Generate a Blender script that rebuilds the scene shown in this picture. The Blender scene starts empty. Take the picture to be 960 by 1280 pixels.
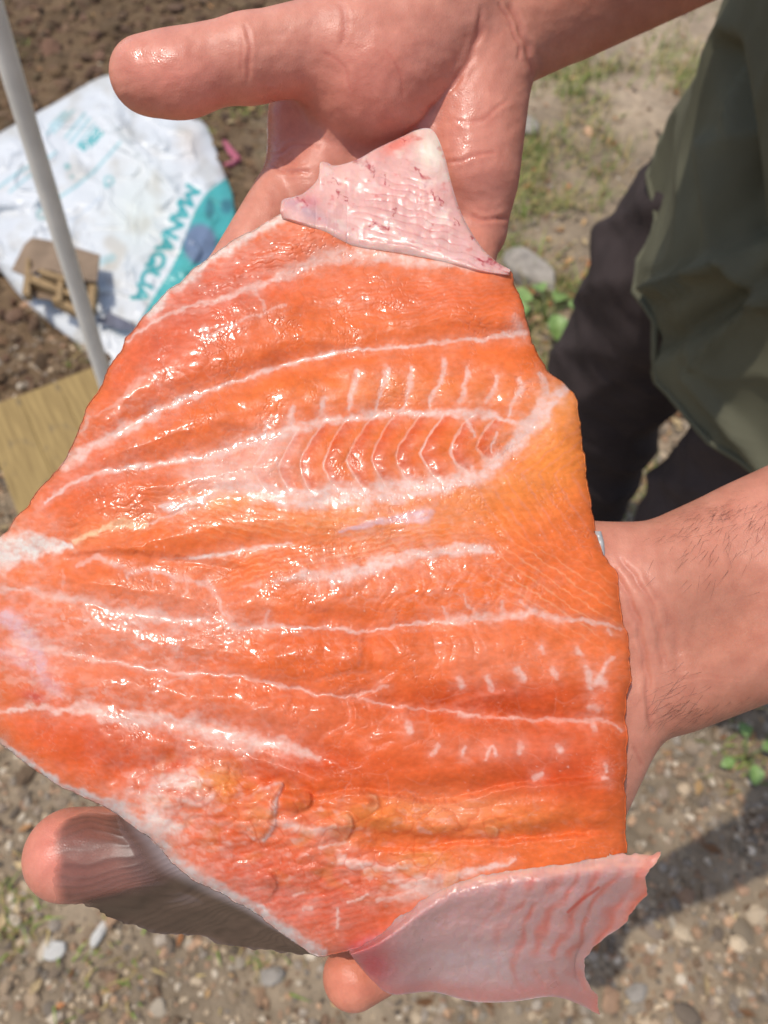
import bpy, math, random
import numpy as np
from mathutils import Vector

random.seed(7)
RNG = np.random.default_rng(11)
S = bpy.context.scene
COL = S.collection
rad = math.radians

# ------------------------------------------------------------------ camera
TILT = rad(33.0)
CT, ST = math.cos(TILT), math.sin(TILT)
CAM = np.array([0.0, 0.0, 1.30])
RV = np.array([1.0, 0, 0]); UV = np.array([0, CT, ST]); FV = np.array([0, ST, -CT])
FPX = 985.0
cam = bpy.data.cameras.new('camera')
cam.sensor_fit = 'VERTICAL'; cam.sensor_height = 36.0; cam.sensor_width = 27.0
cam.lens = 36.0 * FPX / 1280.0
cam.clip_start = 0.01; cam.clip_end = 2000
cam.dof.use_dof = True
cam.dof.focus_distance = 0.238
cam.dof.aperture_fstop = 13.0
co = bpy.data.objects.new('camera', cam)
co.location = CAM; co.rotation_euler = (TILT, 0, 0)
COL.objects.link(co); S.camera = co

# ------------------------------------------------------------------ light
SUN = np.array([-0.25, -0.035, 0.96]); SUN = SUN / np.linalg.norm(SUN)
elev = math.asin(SUN[2]); azim = math.atan2(SUN[0], SUN[1])
w = bpy.data.worlds.new('World'); S.world = w; w.use_nodes = True
wn = w.node_tree.nodes; wl = w.node_tree.links
sky = wn.new('ShaderNodeTexSky'); sky.sky_type = 'NISHITA'; sky.sun_disc = False
sky.sun_elevation = elev; sky.sun_rotation = azim; sky.dust_density = 2.0
wl.new(sky.outputs[0], wn['Background'].inputs[0]); wn['Background'].inputs[1].default_value = 0.15
sl = bpy.data.lights.new('sun', 'SUN'); sl.energy = 2.6; sl.angle = rad(0.55); sl.color = (1.0, 0.95, 0.88)
so = bpy.data.objects.new('sun', sl); COL.objects.link(so)
so.rotation_euler = Vector(tuple(SUN)).to_track_quat('Z', 'Y').to_euler(); so.location = (0, 0, 5)
S.view_settings.view_transform = 'Standard'; S.view_settings.look = 'None'
S.view_settings.exposure = 0.0; S.view_settings.gamma = 1.0
S.render.engine = 'CYCLES'
S.cycles.max_bounces = 8; S.cycles.transparent_max_bounces = 12
S.cycles.use_denoising = True

# ------------------------------------------------------------------ helpers
def P(px, py, d):
    """point seen in photo direction (px,py) at depth d (metres)"""
    px = np.asarray(px, float); py = np.asarray(py, float); d = np.asarray(d, float)
    h = (px - 480) / FPX; v = (640 - py) / FPX
    return CAM + d[..., None] * (FV + h[..., None] * RV + v[..., None] * UV)

def G(px, py, z=0.0):
    """point of the horizontal level z in photo direction (px,py)"""
    px = np.asarray(px, float); py = np.asarray(py, float)
    v = (640 - py) / FPX
    d = (CAM[2] - np.asarray(z, float)) / (CT - v * ST)
    return P(px, py, d)

_perm = RNG.permutation(256); _perm = np.concatenate([_perm, _perm, _perm])
_g2 = np.array([(math.cos(a), math.sin(a)) for a in np.linspace(0, 2 * math.pi, 16, endpoint=False)])
def noise(x, y, seed=0):
    x = np.asarray(x, float) + seed * 17.31; y = np.asarray(y, float) + seed * 9.77
    xi = np.floor(x).astype(int); yi = np.floor(y).astype(int)
    xf = x - xi; yf = y - yi
    u = xf * xf * xf * (xf * (xf * 6 - 15) + 10); v = yf * yf * yf * (yf * (yf * 6 - 15) + 10)
    def gr(ix, iy, fx, fy):
        h = _perm[_perm[ix & 255] + (iy & 255)] & 15
        return _g2[h, 0] * fx + _g2[h, 1] * fy
    a = gr(xi, yi, xf, yf); b = gr(xi + 1, yi, xf - 1, yf)
    c = gr(xi, yi + 1, xf, yf - 1); d = gr(xi + 1, yi + 1, xf - 1, yf - 1)
    return 1.5 * ((a * (1 - u) + b * u) * (1 - v) + (c * (1 - u) + d * u) * v)
def fbm(x, y, o=4, seed=0):
    s = 0; a = 1.0
    for i in range(o):
        s = s + a * noise(x * 2 ** i, y * 2 ** i, seed + i * 3); a *= 0.5
    return s
def worley(x, y, seed=0):
    """distance to nearest cell point, and margin to the second (0 on cell walls)"""
    xi = np.floor(x).astype(int); yi = np.floor(y).astype(int); d1 = np.full(np.shape(x), 9.0); d2 = d1.copy()
    for ox in (-1, 0, 1):
        for oy in (-1, 0, 1):
            h = _perm[_perm[(xi + ox + seed * 7) & 255] + ((yi + oy + seed * 3) & 255)]; h2 = _perm[h + 31]
            d = np.hypot(xi + ox + h / 255.0 - x, yi + oy + h2 / 255.0 - y)
            d2 = np.where(d < d1, d1, np.minimum(d2, d)); d1 = np.minimum(d1, d)
    return d1, d2 - d1
def sst(a, b, x):
    t = np.clip((x - a) / (b - a), 0, 1)
    return t * t * (3 - 2 * t)
def lin(c):
    c = np.asarray(c, float) / 255.0
    return np.where(c <= 0.04045, c / 12.92, ((c + 0.055) / 1.055) ** 2.4)

def resample(pts, n):
    p = np.asarray(pts, float)
    s = np.concatenate([[0], np.cumsum(np.linalg.norm(np.diff(p[:, :2], axis=0), axis=1))])
    t = np.linspace(0, s[-1], n)
    return np.stack([np.interp(t, s, p[:, k]) for k in range(p.shape[1])], 1)
def smooth_curve(pts, n):
    """Catmull-Rom through pts, n samples of equal length"""
    p = np.asarray(pts, float)
    q = np.vstack([2 * p[0] - p[1], p, 2 * p[-1] - p[-2]])
    out = []
    for i in range(1, len(q) - 2):
        t = np.linspace(0, 1, 12, endpoint=False)[:, None]
        a, b, c, d = q[i - 1], q[i], q[i + 1], q[i + 2]
        out.append(0.5 * ((2 * b) + (-a + c) * t + (2 * a - 5 * b + 4 * c - d) * t * t + (-a + 3 * b - 3 * c + d) * t ** 3))
    out.append(p[-1:])
    return resample(np.vstack(out), n)

def seg_dist(X, Y, pts, wid=None, signed=False):
    """distance to a polyline; optional interpolated width; sign by side of the nearest segment; arc position 0..1"""
    p = np.asarray(pts, float)
    best = np.full(X.shape, 1e9); bw = np.zeros(X.shape); sg = np.ones(X.shape); arc = np.zeros(X.shape)
    L = np.linalg.norm(np.diff(p[:, :2], axis=0), axis=1); tot = L.sum(); acc = 0
    for i in range(len(p) - 1):
        a = p[i]; b = p[i + 1]; dx, dy = b[0] - a[0], b[1] - a[1]
        ll = dx * dx + dy * dy + 1e-12
        t = np.clip(((X - a[0]) * dx + (Y - a[1]) * dy) / ll, 0, 1)
        d = np.hypot(X - a[0] - t * dx, Y - a[1] - t * dy)
        m = d < best
        best = np.where(m, d, best)
        if wid is not None: bw = np.where(m, wid[i] + t * (wid[i + 1] - wid[i]), bw)
        if signed: sg = np.where(m, np.sign(dx * (Y - a[1]) - dy * (X - a[0])), sg)
        arc = np.where(m, (acc + t * L[i]) / tot, arc); acc += L[i]
    return best, bw, sg, arc

def link(o, parent=None):
    COL.objects.link(o)
    if parent is not None: o.parent = parent
    return o
def mesh_np(name, V, F, mat=None, parent=None, cols=None, smooth=True, attrs=None):
    V = np.asarray(V, np.float32); me = bpy.data.meshes.new(name)
    F = np.asarray(F, np.int32); k = F.shape[1]
    me.vertices.add(len(V)); me.vertices.foreach_set('co', V.ravel())
    me.loops.add(F.size); me.loops.foreach_set('vertex_index', F.ravel())
    me.polygons.add(len(F)); me.polygons.foreach_set('loop_start', np.arange(0, F.size, k, dtype=np.int32))
    me.polygons.foreach_set('use_smooth', np.full(len(F), smooth, bool))
    me.update(calc_edges=True); me.validate()
    if cols is not None:
        c = np.ones((len(V), 4), np.float32); c[:, :3] = np.clip(cols, 0, 1)
        me.color_attributes.new('Col', 'FLOAT_COLOR', 'POINT').data.foreach_set('color', c.ravel())
    for kx, vx in (attrs or {}).items():
        me.attributes.new(kx, 'FLOAT', 'POINT').data.foreach_set('value', np.asarray(vx, np.float32).ravel())
    if mat: me.materials.append(mat)
    return link(bpy.data.objects.new(name, me), parent)
def grid_faces(nu, nv, off=0):
    i = np.arange(nv - 1)[:, None] * nu + np.arange(nu - 1)[None, :]
    return np.stack([i, i + nu, i + nu + 1, i + 1], -1).reshape(-1, 4) + off
def thing(name, label, cat, loc=(0, 0, 0), group=None):
    o = bpy.data.objects.new(name, None); COL.objects.link(o); o.location = loc
    o.empty_display_size = 0.02
    o['label'] = label; o['category'] = cat
    if group: o['group'] = group
    return o
def keep(o, parent):
    """parent without moving"""
    o.parent = parent; o.matrix_parent_inverse = parent.matrix_basis.inverted()
    return o
def tag(o, label, cat, group=None):
    o['label'] = label; o['category'] = cat
    if group: o['group'] = group
    return o

def box_np(c, ax, hs):
    """oriented box: centre, 3 axes (rows), half sizes"""
    V = []
    for sx in (-1, 1):
        for sy in (-1, 1):
            for sz in (-1, 1):
                V.append(np.asarray(c) + sx * hs[0] * ax[0] + sy * hs[1] * ax[1] + sz * hs[2] * ax[2])
    F = [(0, 1, 3, 2), (4, 6, 7, 5), (0, 4, 5, 1), (2, 3, 7, 6), (0, 2, 6, 4), (1, 5, 7, 3)]
    return np.array(V), np.array(F)
def bevel(o, wd=0.002, seg=2):
    m = o.modifiers.new('bevel', 'BEVEL'); m.width = wd; m.segments = seg; m.limit_method = 'ANGLE'
    return o
def tube_np(pts, rads, n=12):
    p = np.asarray(pts, float); r = np.broadcast_to(np.asarray(rads, float), (len(p),))
    V = []
    for i in range(len(p)):
        t = p[min(i + 1, len(p) - 1)] - p[max(i - 1, 0)]; t = t / np.linalg.norm(t)
        a = np.cross(t, [0.31, 0.22, 0.92]); a /= np.linalg.norm(a); b = np.cross(t, a)
        th = np.linspace(0, 2 * math.pi, n, endpoint=False)[:, None]
        V.append(p[i] + r[i] * (np.cos(th) * a + np.sin(th) * b))
    V = np.vstack(V); F = []
    for i in range(len(p) - 1):
        for k in range(n):
            F.append((i * n + k, i * n + (k + 1) % n, (i + 1) * n + (k + 1) % n, (i + 1) * n + k))
    V = np.vstack([V, p[0], p[-1]]); c0, c1 = len(V) - 2, len(V) - 1
    for k in range(n):
        F.append((c0, (k + 1) % n, k, c0)); F.append((c1, (len(p) - 1) * n + k, (len(p) - 1) * n + (k + 1) % n, c1))
    F = [f for f in F]
    return V, F
def mesh_py(name, V, F, mat, parent=None, smooth=True):
    me = bpy.data.meshes.new(name)
    me.from_pydata([tuple(v) for v in V], [], [tuple(dict.fromkeys(int(i) for i in f)) for f in F])
    me.validate(); me.update()
    for p in me.polygons: p.use_smooth = smooth
    me.materials.append(mat)
    return link(bpy.data.objects.new(name, me), parent)

# ------------------------------------------------------------------ materials
def mat_new(name):
    m = bpy.data.materials.new(name); m.use_nodes = True
    nt = m.node_tree
    return m, nt, nt.nodes['Principled BSDF']
def nd(nt, typ, **kw):
    n = nt.nodes.new(typ)
    for k, v in kw.items(): setattr(n, k, v)
    return n
def simple(name, c, rough=0.6, var=0.15, scale=40, bump=0.0, bscale=300, bdist=0.001, spec=0.5):
    m, nt, b = mat_new(name); L = nt.links.new
    tc = nd(nt, 'ShaderNodeTexCoord'); n = nd(nt, 'ShaderNodeTexNoise'); n.inputs['Scale'].default_value = scale
    n.inputs['Detail'].default_value = 5
    L(tc.outputs['Object'], n.inputs['Vector'])
    r = nd(nt, 'ShaderNodeValToRGB'); c = np.asarray(c, float)
    r.color_ramp.elements[0].position = 0.3; r.color_ramp.elements[1].position = 0.7
    r.color_ramp.elements[0].color = (*np.clip(c * (1 - var), 0, 1), 1); r.color_ramp.elements[1].color = (*np.clip(c * (1 + var), 0, 1), 1)
    L(n.outputs['Fac'], r.inputs[0]); L(r.outputs[0], b.inputs['Base Color'])
    b.inputs['Roughness'].default_value = rough; b.inputs['Specular IOR Level'].default_value = spec
    if bump:
        n2 = nd(nt, 'ShaderNodeTexNoise'); n2.inputs['Scale'].default_value = bscale; n2.inputs['Detail'].default_value = 4
        L(tc.outputs['Object'], n2.inputs['Vector'])
        bp = nd(nt, 'ShaderNodeBump'); bp.inputs['Strength'].default_value = bump; bp.inputs['Distance'].default_value = bdist
        L(n2.outputs['Fac'], bp.inputs['Height']); L(bp.outputs[0], b.inputs['Normal'])
    return m
def colmat(name, rough=0.5, voro=False, coat_attr=None, spec=0.5, sss=0.0, sss_scale=0.002, sss_rad=(1, .35, .2), coat=0.0, coat_rough=0.1,
           bump=0.0, bscale=900, bdist=0.0004, rough_attr=None, alpha_attr=None, mult=0.0):
    m, nt, b = mat_new(name); L = nt.links.new
    a = nd(nt, 'ShaderNodeVertexColor', layer_name='Col')
    L(a.outputs['Color'], b.inputs['Base Color'])
    b.inputs['Roughness'].default_value = rough; b.inputs['Specular IOR Level'].default_value = spec
    if sss:
        b.inputs['Subsurface Weight'].default_value = sss; b.inputs['Subsurface Scale'].default_value = sss_scale
        b.inputs['Subsurface Radius'].default_value = sss_rad
    if coat:
        b.inputs['Coat Weight'].default_value = coat; b.inputs['Coat Roughness'].default_value = coat_rough
    if rough_attr:
        ra = nd(nt, 'ShaderNodeAttribute', attribute_name=rough_attr); L(ra.outputs['Fac'], b.inputs['Roughness'])
    if coat_attr:
        ca = nd(nt, 'ShaderNodeAttribute', attribute_name=coat_attr); L(ca.outputs['Fac'], b.inputs['Coat Weight']); b.inputs['Coat Roughness'].default_value = coat_rough
    if alpha_attr:
        aa = nd(nt, 'ShaderNodeAttribute', attribute_name=alpha_attr); L(aa.outputs['Fac'], b.inputs['Alpha'])
    if bump:
        tc = nd(nt, 'ShaderNodeTexCoord')
        n2 = nd(nt, 'ShaderNodeTexNoise'); n2.inputs['Scale'].default_value = bscale; n2.inputs['Detail'].default_value = 3
        if voro:
            n2 = nd(nt, 'ShaderNodeTexVoronoi', feature='DISTANCE_TO_EDGE'); n2.inputs['Scale'].default_value = bscale
        L(tc.outputs['Object'], n2.inputs['Vector'])
        bp = nd(nt, 'ShaderNodeBump'); bp.inputs['Strength'].default_value = bump; bp.inputs['Distance'].default_value = bdist
        L(n2.outputs[0], bp.inputs['Height']); L(bp.outputs[0], b.inputs['Normal'])
        if coat: L(bp.outputs[0], b.inputs['Coat Normal'])
    return m

M_FLESH = colmat('raw_flesh', rough=0.27, sss=0.22, sss_scale=0.0013, bump=0.10, bscale=1500, bdist=0.0003, rough_attr='rgh', spec=0.15, coat_attr='wet', coat_rough=0.13)
M_FILM = colmat('pale_membrane', rough=0.22, sss=0.8, sss_scale=0.003, bump=0.15, bscale=900, bdist=0.0004, rough_attr='rgh')
M_FIN = colmat('fin_membrane', rough=0.38, bump=0.1, bscale=700, bdist=0.0003, alpha_attr='alp')
M_FSKIN = simple('silver_fish_skin', (0.42, 0.42, 0.40), 0.28, 0.25, 300, 0.2, 900, 0.0004)
M_SKIN = colmat('skin', rough=0.42, sss=0.22, sss_scale=0.004, sss_rad=(1, .32, .16), bump=0.24, bscale=1150, bdist=0.0004, rough_attr='rgh', spec=0.40, voro=True)
M_HAIR = simple('dark_hair', (0.02, 0.014, 0.01), 0.5, 0.2)
M_TROUSER = simple('black_trouser_cloth', (0.055, 0.040, 0.037), 0.85, 0.15, 30, 0.4, 1600, 0.0008, 0.2)
M_JACKET = simple('olive_jacket_cloth', (0.118, 0.112, 0.070), 0.75, 0.12, 18, 0.3, 1800, 0.0006, 0.25)
M_BOOT = simple('boot_rubber', (0.015, 0.015, 0.014), 0.45)
M_POLE = simple('weathered_pole', (0.86, 0.81, 0.70), 0.45, 0.12, 25, 0.15, 250, 0.001)
M_STONE = simple('grey_stone', (0.33, 0.285, 0.23), 0.9, 0.3, 35, 0.6, 160, 0.004)
M_PALE = simple('pale_pebble', (0.55, 0.52, 0.46), 0.85, 0.12, 60, 0.3, 300, 0.002)
M_CARD = simple('brown_cardboard', (0.27, 0.19, 0.125), 0.9, 0.18, 25, 0.2, 200, 0.001, 0.2)
M_CARD2 = simple('torn_cardboard', (0.33, 0.22, 0.11), 0.9, 0.18, 40, 0.3, 200, 0.001, 0.2)
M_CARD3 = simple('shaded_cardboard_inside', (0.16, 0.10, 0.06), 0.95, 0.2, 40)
M_SCRAP = simple('pink_scrap', (0.42, 0.10, 0.14), 0.4, 0.35, 60)
M_LEAF = simple('weed_leaf', (0.19, 0.29, 0.075), 0.5, 0.25, 60, 0.2, 150, 0.001)
M_STEM = simple('weed_stem', (0.16, 0.20, 0.07), 0.6)
M_PEB = colmat('gravel_stones', rough=0.9, spec=0.3, bump=0.5, bscale=260, bdist=0.002)
M_GRASS = colmat('grass_blades', rough=0.6, spec=0.3)
M_BAG = colmat('printed_plastic', rough=0.33, spec=0.5)

def wood_mat():
    m, nt, b = mat_new('yellow_plank'); L = nt.links.new
    tc = nd(nt, 'ShaderNodeTexCoord'); mp = nd(nt, 'ShaderNodeMapping'); mp.inputs['Scale'].default_value = (3, 60, 3)
    L(tc.outputs['Object'], mp.inputs['Vector'])
    n = nd(nt, 'ShaderNodeTexNoise'); n.inputs['Scale'].default_value = 3.0; n.inputs['Detail'].default_value = 6; n.inputs['Distortion'].default_value = 0.6
    L(mp.outputs[0], n.inputs['Vector'])
    r = nd(nt, 'ShaderNodeValToRGB'); e = r.color_ramp.elements
    e[0].position = 0.3; e[0].color = (0.23, 0.145, 0.045, 1); e[1].position = 0.7; e[1].color = (0.41, 0.275, 0.095, 1)
    L(n.outputs['Fac'], r.inputs[0])
    n2 = nd(nt, 'ShaderNodeTexNoise'); n2.inputs['Scale'].default_value = 22; n2.inputs['Detail'].default_value = 3
    L(tc.outputs['Object'], n2.inputs['Vector'])
    r2 = nd(nt, 'ShaderNodeValToRGB'); r2.color_ramp.elements[0].position = 0.62; r2.color_ramp.elements[1].position = 0.72
    L(n2.outputs['Fac'], r2.inputs[0])
    mx = nd(nt, 'ShaderNodeMix', data_type='RGBA'); L(r2.outputs[0], mx.inputs['Factor']); L(r.outputs[0], mx.inputs[6])
    mx.inputs[7].default_value = (0.15, 0.11, 0.06, 1)
    L(mx.outputs[2], b.inputs['Base Color']); b.inputs['Roughness'].default_value = 0.75
    bp = nd(nt, 'ShaderNodeBump'); bp.inputs['Strength'].default_value = 0.3; bp.inputs['Distance'].default_value = 0.001
    L(n.outputs['Fac'], bp.inputs['Height']); L(bp.outputs[0], b.inputs['Normal'])
    return m
M_WOOD = wood_mat()
M_GROUND = colmat('dirt', rough=0.95, spec=0.15, bump=0.9, bscale=120, bdist=0.006)

# ================================================================== GROUND
def ground_type(x, y):
    """0..1 weights: gravel (towards the camera), dark soil (far left), pale dusty soil (far right)"""
    n = 0.22 * fbm(x * 2.1, y * 2.1, 3, 5)
    left = sst(-0.15, -0.45, x + n) * sst(0.75, 1.15, y + n)
    pale = sst(1.9, 2.5, y + n + 0.35 * (x - 0.6)) * (1 - left)
    return left, pale
def axis(a, b, step, far):
    c = np.arange(a, b + 1e-9, step); g = step * 1.25 ** np.arange(1, 40); g = np.cumsum(g); g = g[g < far]
    return np.concatenate([(a - g)[::-1], [*c], b + g])
gx = axis(-1.6, 2.2, 0.0065, 400); gy = axis(-0.4, 4.0, 0.0075, 400)
GX, GY = np.meshgrid(gx, gy)
def ground_z(x, y):
    near = sst(9, 3, np.hypot(x, y - 1.5))
    l, p = ground_type(x, y)
    z = 0.012 * fbm(x * 3, y * 3, 3, 1) + (0.004 + 0.007 * l) * fbm(x * 17, y * 17, 3, 2) + 0.0022 * fbm(x * 70, y * 70, 2, 3)
    return z * near
GZ = ground_z(GX, GY)
gl, gp = ground_type(GX, GY)
soilA = np.array([0.150, 0.098, 0.055]); soilG = np.array([0.27, 0.205, 0.135]); soilP = np.array([0.38, 0.29, 0.20])
gc = soilG * np.ones(GX.shape + (1,)); gc = gc + (soilA - gc) * gl[..., None]; gc = gc + (soilP - gc) * gp[..., None]
gm = 1 + 0.28 * fbm(GX * 6, GY * 6, 4, 7) + 0.22 * fbm(GX * 45, GY * 45, 3, 8)
gc = gc * np.clip(gm, 0.35, 1.8)[..., None]
grn = sst(0.15, 0.6, fbm(GX * 5, GY * 5, 3, 12)) * sst(0.9, 1.2, GY) * (1 - gl) * sst(3.2, 2.2, GY)
gc = gc + (np.array([0.15, 0.16, 0.05]) - gc) * (0.65 * grn)[..., None]
ground = mesh_np('ground', np.stack([GX, GY, GZ], -1).reshape(-1, 3), grid_faces(len(gx), len(gy))[:, ::-1], M_GROUND, None, gc.reshape(-1, 3))
ground['kind'] = 'structure'

# ---- gravel: countless small stones, one object
def ico(sub):
    t = (1 + 5 ** .5) / 2
    v = np.array([(-1, t, 0), (1, t, 0), (-1, -t, 0), (1, -t, 0), (0, -1, t), (0, 1, t), (0, -1, -t), (0, 1, -t), (t, 0, -1), (t, 0, 1), (-t, 0, -1), (-t, 0, 1)], float)
    f = [(0, 11, 5), (0, 5, 1), (0, 1, 7), (0, 7, 10), (0, 10, 11), (1, 5, 9), (5, 11, 4), (11, 10, 2), (10, 7, 6), (7, 1, 8), (3, 9, 4), (3, 4, 2), (3, 2, 6), (3, 6, 8), (3, 8, 9), (4, 9, 5), (2, 4, 11), (6, 2, 10), (8, 6, 7), (9, 8, 1)]
    v /= np.linalg.norm(v[0])
    for _ in range(sub):
        vl = list(map(tuple, v)); cache = {}; nf = []
        def mid(a, b):
            k = (min(a, b), max(a, b))
            if k not in cache:
                m = (np.array(vl[a]) + np.array(vl[b])); m /= np.linalg.norm(m); vl.append(tuple(m)); cache[k] = len(vl) - 1
            return cache[k]
        for a, b, c in f:
            ab, bc, ca = mid(a, b), mid(b, c), mid(c, a)
            nf += [(a, ab, ca), (b, bc, ab), (c, ca, bc), (ab, bc, ca)]
        v = np.array(vl); f = nf
    return v, np.array(f)
def pebble_cloud(xy, r, cols, sub, squash=0.62):
    v0, f0 = ico(sub); n = len(xy); nv = len(v0)
    sc = r[:, None] * RNG.uniform(0.7, 1.3, (n, 3)) * np.array([1.15, 0.9, squash])
    ang = RNG.uniform(0, 2 * np.pi, n); tl = RNG.normal(0, 0.25, (n, 2))
    jit = 1 + RNG.normal(0, 0.13, (n, nv, 1))
    V = v0[None] * jit * sc[:, None, :]
    V[..., 2] += V[..., 0] * tl[:, :1] + V[..., 1] * tl[:, 1:]
    c, s = np.cos(ang)[:, None], np.sin(ang)[:, None]
    x = V[..., 0] * c - V[..., 1] * s; y = V[..., 0] * s + V[..., 1] * c
    z = V[..., 2] + ground_z(xy[:, 0], xy[:, 1])[:, None] + (sc[:, 2] * 0.35)[:, None]
    V = np.stack([x + xy[:, :1], y + xy[:, 1:], z], -1).reshape(-1, 3)
    F = (f0[None] + (np.arange(n) * nv)[:, None, None]).reshape(-1, 3)
    return V, F, np.repeat(cols, nv, axis=0)
PAL = lin([(150, 128, 104), (168, 148, 122), (128, 112, 96), (186, 166, 138), (112, 100, 90), (140, 110, 84), (176, 136, 104), (200, 186, 164), (130, 121, 110), (150, 140, 128), (156, 118, 92)])
def pick_cols(n): return (.62 * PAL[RNG.integers(0, len(PAL), n)] + .38 * lin((150, 130, 104))) * RNG.uniform(0.5, 1.5, (n, 1))
def scatter(n, x0, x1, y0, y1, dens):
    xy = np.stack([RNG.uniform(x0, x1, n), RNG.uniform(y0, y1, n)], 1)
    return xy[RNG.uniform(0, 1, n) < dens(xy[:, 0], xy[:, 1])]
def dens_gravel(x, y):
    l, p = ground_type(x, y)
    d = 1.0 - 0.45 * l - 0.6 * p
    d = d * sst(1.9, 0.6, y) + 0.05
    return d * (0.45 + 0.75 * sst(-0.4, 0.5, fbm(x * 4, y * 4, 3, 21)))
xa = scatter(64000, -0.85, 1.2, -0.25, 2.4, dens_gravel); ra = np.clip(RNG.lognormal(math.log(0.0042), 0.35, len(xa)), 0.002, 0.009)
xb = scatter(3400, -0.9, 1.3, -0.25, 2.6, dens_gravel); rb = np.clip(RNG.lognormal(math.log(0.0095), 0.32, len(xb)), 0.006, 0.022)
Va, Fa, Ca = pebble_cloud(xa, ra, pick_cols(len(xa)), 0)
Vb, Fb, Cb = pebble_cloud(xb, rb, pick_cols(len(xb)), 1)
gravel = mesh_np('gravel', np.vstack([Va, Vb]), np.vstack([Fa, Fb + len(Va)]), M_PEB, None, np.vstack([Ca, Cb]), smooth=False)
gravel['kind'] = 'stuff'

# ---- clods of dark soil far left
xc = scatter(7000, -1.5, 0.3, 0.8, 3.6, lambda x, y: ground_type(x, y)[0] * 0.9)
rc = np.clip(RNG.lognormal(math.log(0.009), 0.5, len(xc)), 0.003, 0.03)
cc = lin([(112, 88, 66)]) * RNG.uniform(0.5, 1.35, (len(xc), 1)) * RNG.uniform(0.92, 1.08, (len(xc), 3))
Vc, Fc, Cc = pebble_cloud(xc, rc, cc, 1, 0.5)
clods = mesh_np('soil_clods', Vc, Fc, M_PEB, None, Cc, smooth=False); clods['kind'] = 'stuff'

# ---- grass and dry litter
def blades(xy, h, wd, cols, lean=0.6):
    n = len(xy); a = RNG.uniform(0, 2 * np.pi, n); ln = RNG.uniform(0.15, lean, n) * h
    d = np.stack([np.cos(a), np.sin(a)], 1); pr = np.stack([-d[:, 1], d[:, 0]], 1)
    V = []
    base = np.stack([xy[:, 0], xy[:, 1], ground_z(xy[:, 0], xy[:, 1]) - 0.002], 1)
    for t, ww in ((0, 1), (0.4, 0.85), (0.75, 0.5), (1.0, 0.06)):
        c = base.copy(); c[:, :2] += d * (ln * t ** 1.8)[:, None]; c[:, 2] += h * t * (1 - 0.25 * t * (ln / h))
        for sgn in (-1, 1):
            q = c.copy(); q[:, :2] += sgn * pr * (wd * ww / 2)[:, None]; V.append(q)
    V = np.stack(V, 1)
    f = np.array([(0, 1, 3, 2), (2, 3, 5, 4), (4, 5, 7, 6)])
    F = (f[None] + (np.arange(n) * 8)[:, None, None]).reshape(-1, 4)
    return V.reshape(-1, 3), F, np.repeat(cols, 8, axis=0)
def tuft_at(pts, n, spread):
    c = np.array([G(px, py)[:2] for px, py in pts]); i = RNG.integers(0, len(c), n)
    return c[i] + RNG.normal(0, spread, (n, 2))
lawn = scatter(26000, -0.1, 1.6, 0.95, 3.2, lambda x, y: sst(-0.45, 0.45, fbm(x * 5, y * 5, 3, 12)) * sst(0.02, 0.35, x) * sst(3.0, 2.4, y + 0.4 * (x - .7)))
spots = tuft_at([(312, 135), (318, 128), (150, 1222), (25, 1140), (12, 1150), (330, 1168), (20, 300), (170, 430), (120, 455), (250, 165), (645, 600), (800, 600), (770, 640), (790, 610), (300, 140), (925, 945), (310, 1180), (20, 66)], 1700, 0.035)
gxy = np.vstack([lawn, spots[:1100]]); gh = RNG.uniform(0.015, 0.065, len(gxy)); gh[len(lawn):] *= .45; gw = RNG.uniform(0.002, 0.005, len(gxy))
gcol = np.where(RNG.uniform(0, 1, (len(gxy), 1)) < 0.55, lin([(134, 150, 72)]), lin([(176, 154, 100)])) * RNG.uniform(0.6, 1.25, (len(gxy), 1))
Vg, Fg, Cg = blades(gxy, gh, gw, gcol, 1.5)
grass = mesh_np('grass', Vg, Fg, M_GRASS, None, Cg); grass['kind'] = 'stuff'
# dry leaves and straw, uncountable
lit = np.vstack([scatter(9500, -1.5, 1.7, 0.7, 3.3, lambda x, y: (0.25 + 0.6 * sst(0.0, 0.3, x)) * (.25 + .75 * sst(2.0, 1.3, y))), scatter(900, -0.6, 0.9, -0.2, 0.9, lambda x, y: 0.3 + 0 * x)])
n = len(lit); Ls = RNG.uniform(0.004, 0.017, n); Ws = Ls * RNG.uniform(0.18, 0.6, n); aa = RNG.uniform(0, 2 * np.pi, n); tz = RNG.normal(0, 0.3, (n, 2))
d = np.stack([np.cos(aa), np.sin(aa)], 1); pr = np.stack([-d[:, 1], d[:, 0]], 1); zz = ground_z(lit[:, 0], lit[:, 1]) + 0.006
Vl = []
for u_, v_, b_ in ((-1, 0, 0), (0, -1, .25), (1, 0, .1), (0, 1, .25), (0, 0, 0)):
    q = lit + d * (u_ * Ls)[:, None] + pr * (v_ * Ws)[:, None]
    Vl.append(np.stack([q[:, 0], q[:, 1], zz + b_ * Ls + u_ * Ls * tz[:, 0] + v_ * Ws * tz[:, 1]], 1))
Vl = np.stack(Vl, 1).reshape(-1, 3); fl = np.array([(0, 1, 4), (1, 2, 4), (2, 3, 4), (3, 0, 4)])
Fl = (fl[None] + (np.arange(n) * 5)[:, None, None]).reshape(-1, 3)
lc = lin([(196, 158, 108), (176, 130, 84), (198, 172, 128), (140, 100, 66), (176, 120, 76)])[RNG.integers(0, 5, n)] * RNG.uniform(0.6, 1.1, (n, 1))
litter = mesh_np('dry_leaf_litter', Vl, Fl, M_GRASS, None, np.repeat(lc, 5, axis=0), smooth=False); litter['kind'] = 'stuff'

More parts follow.
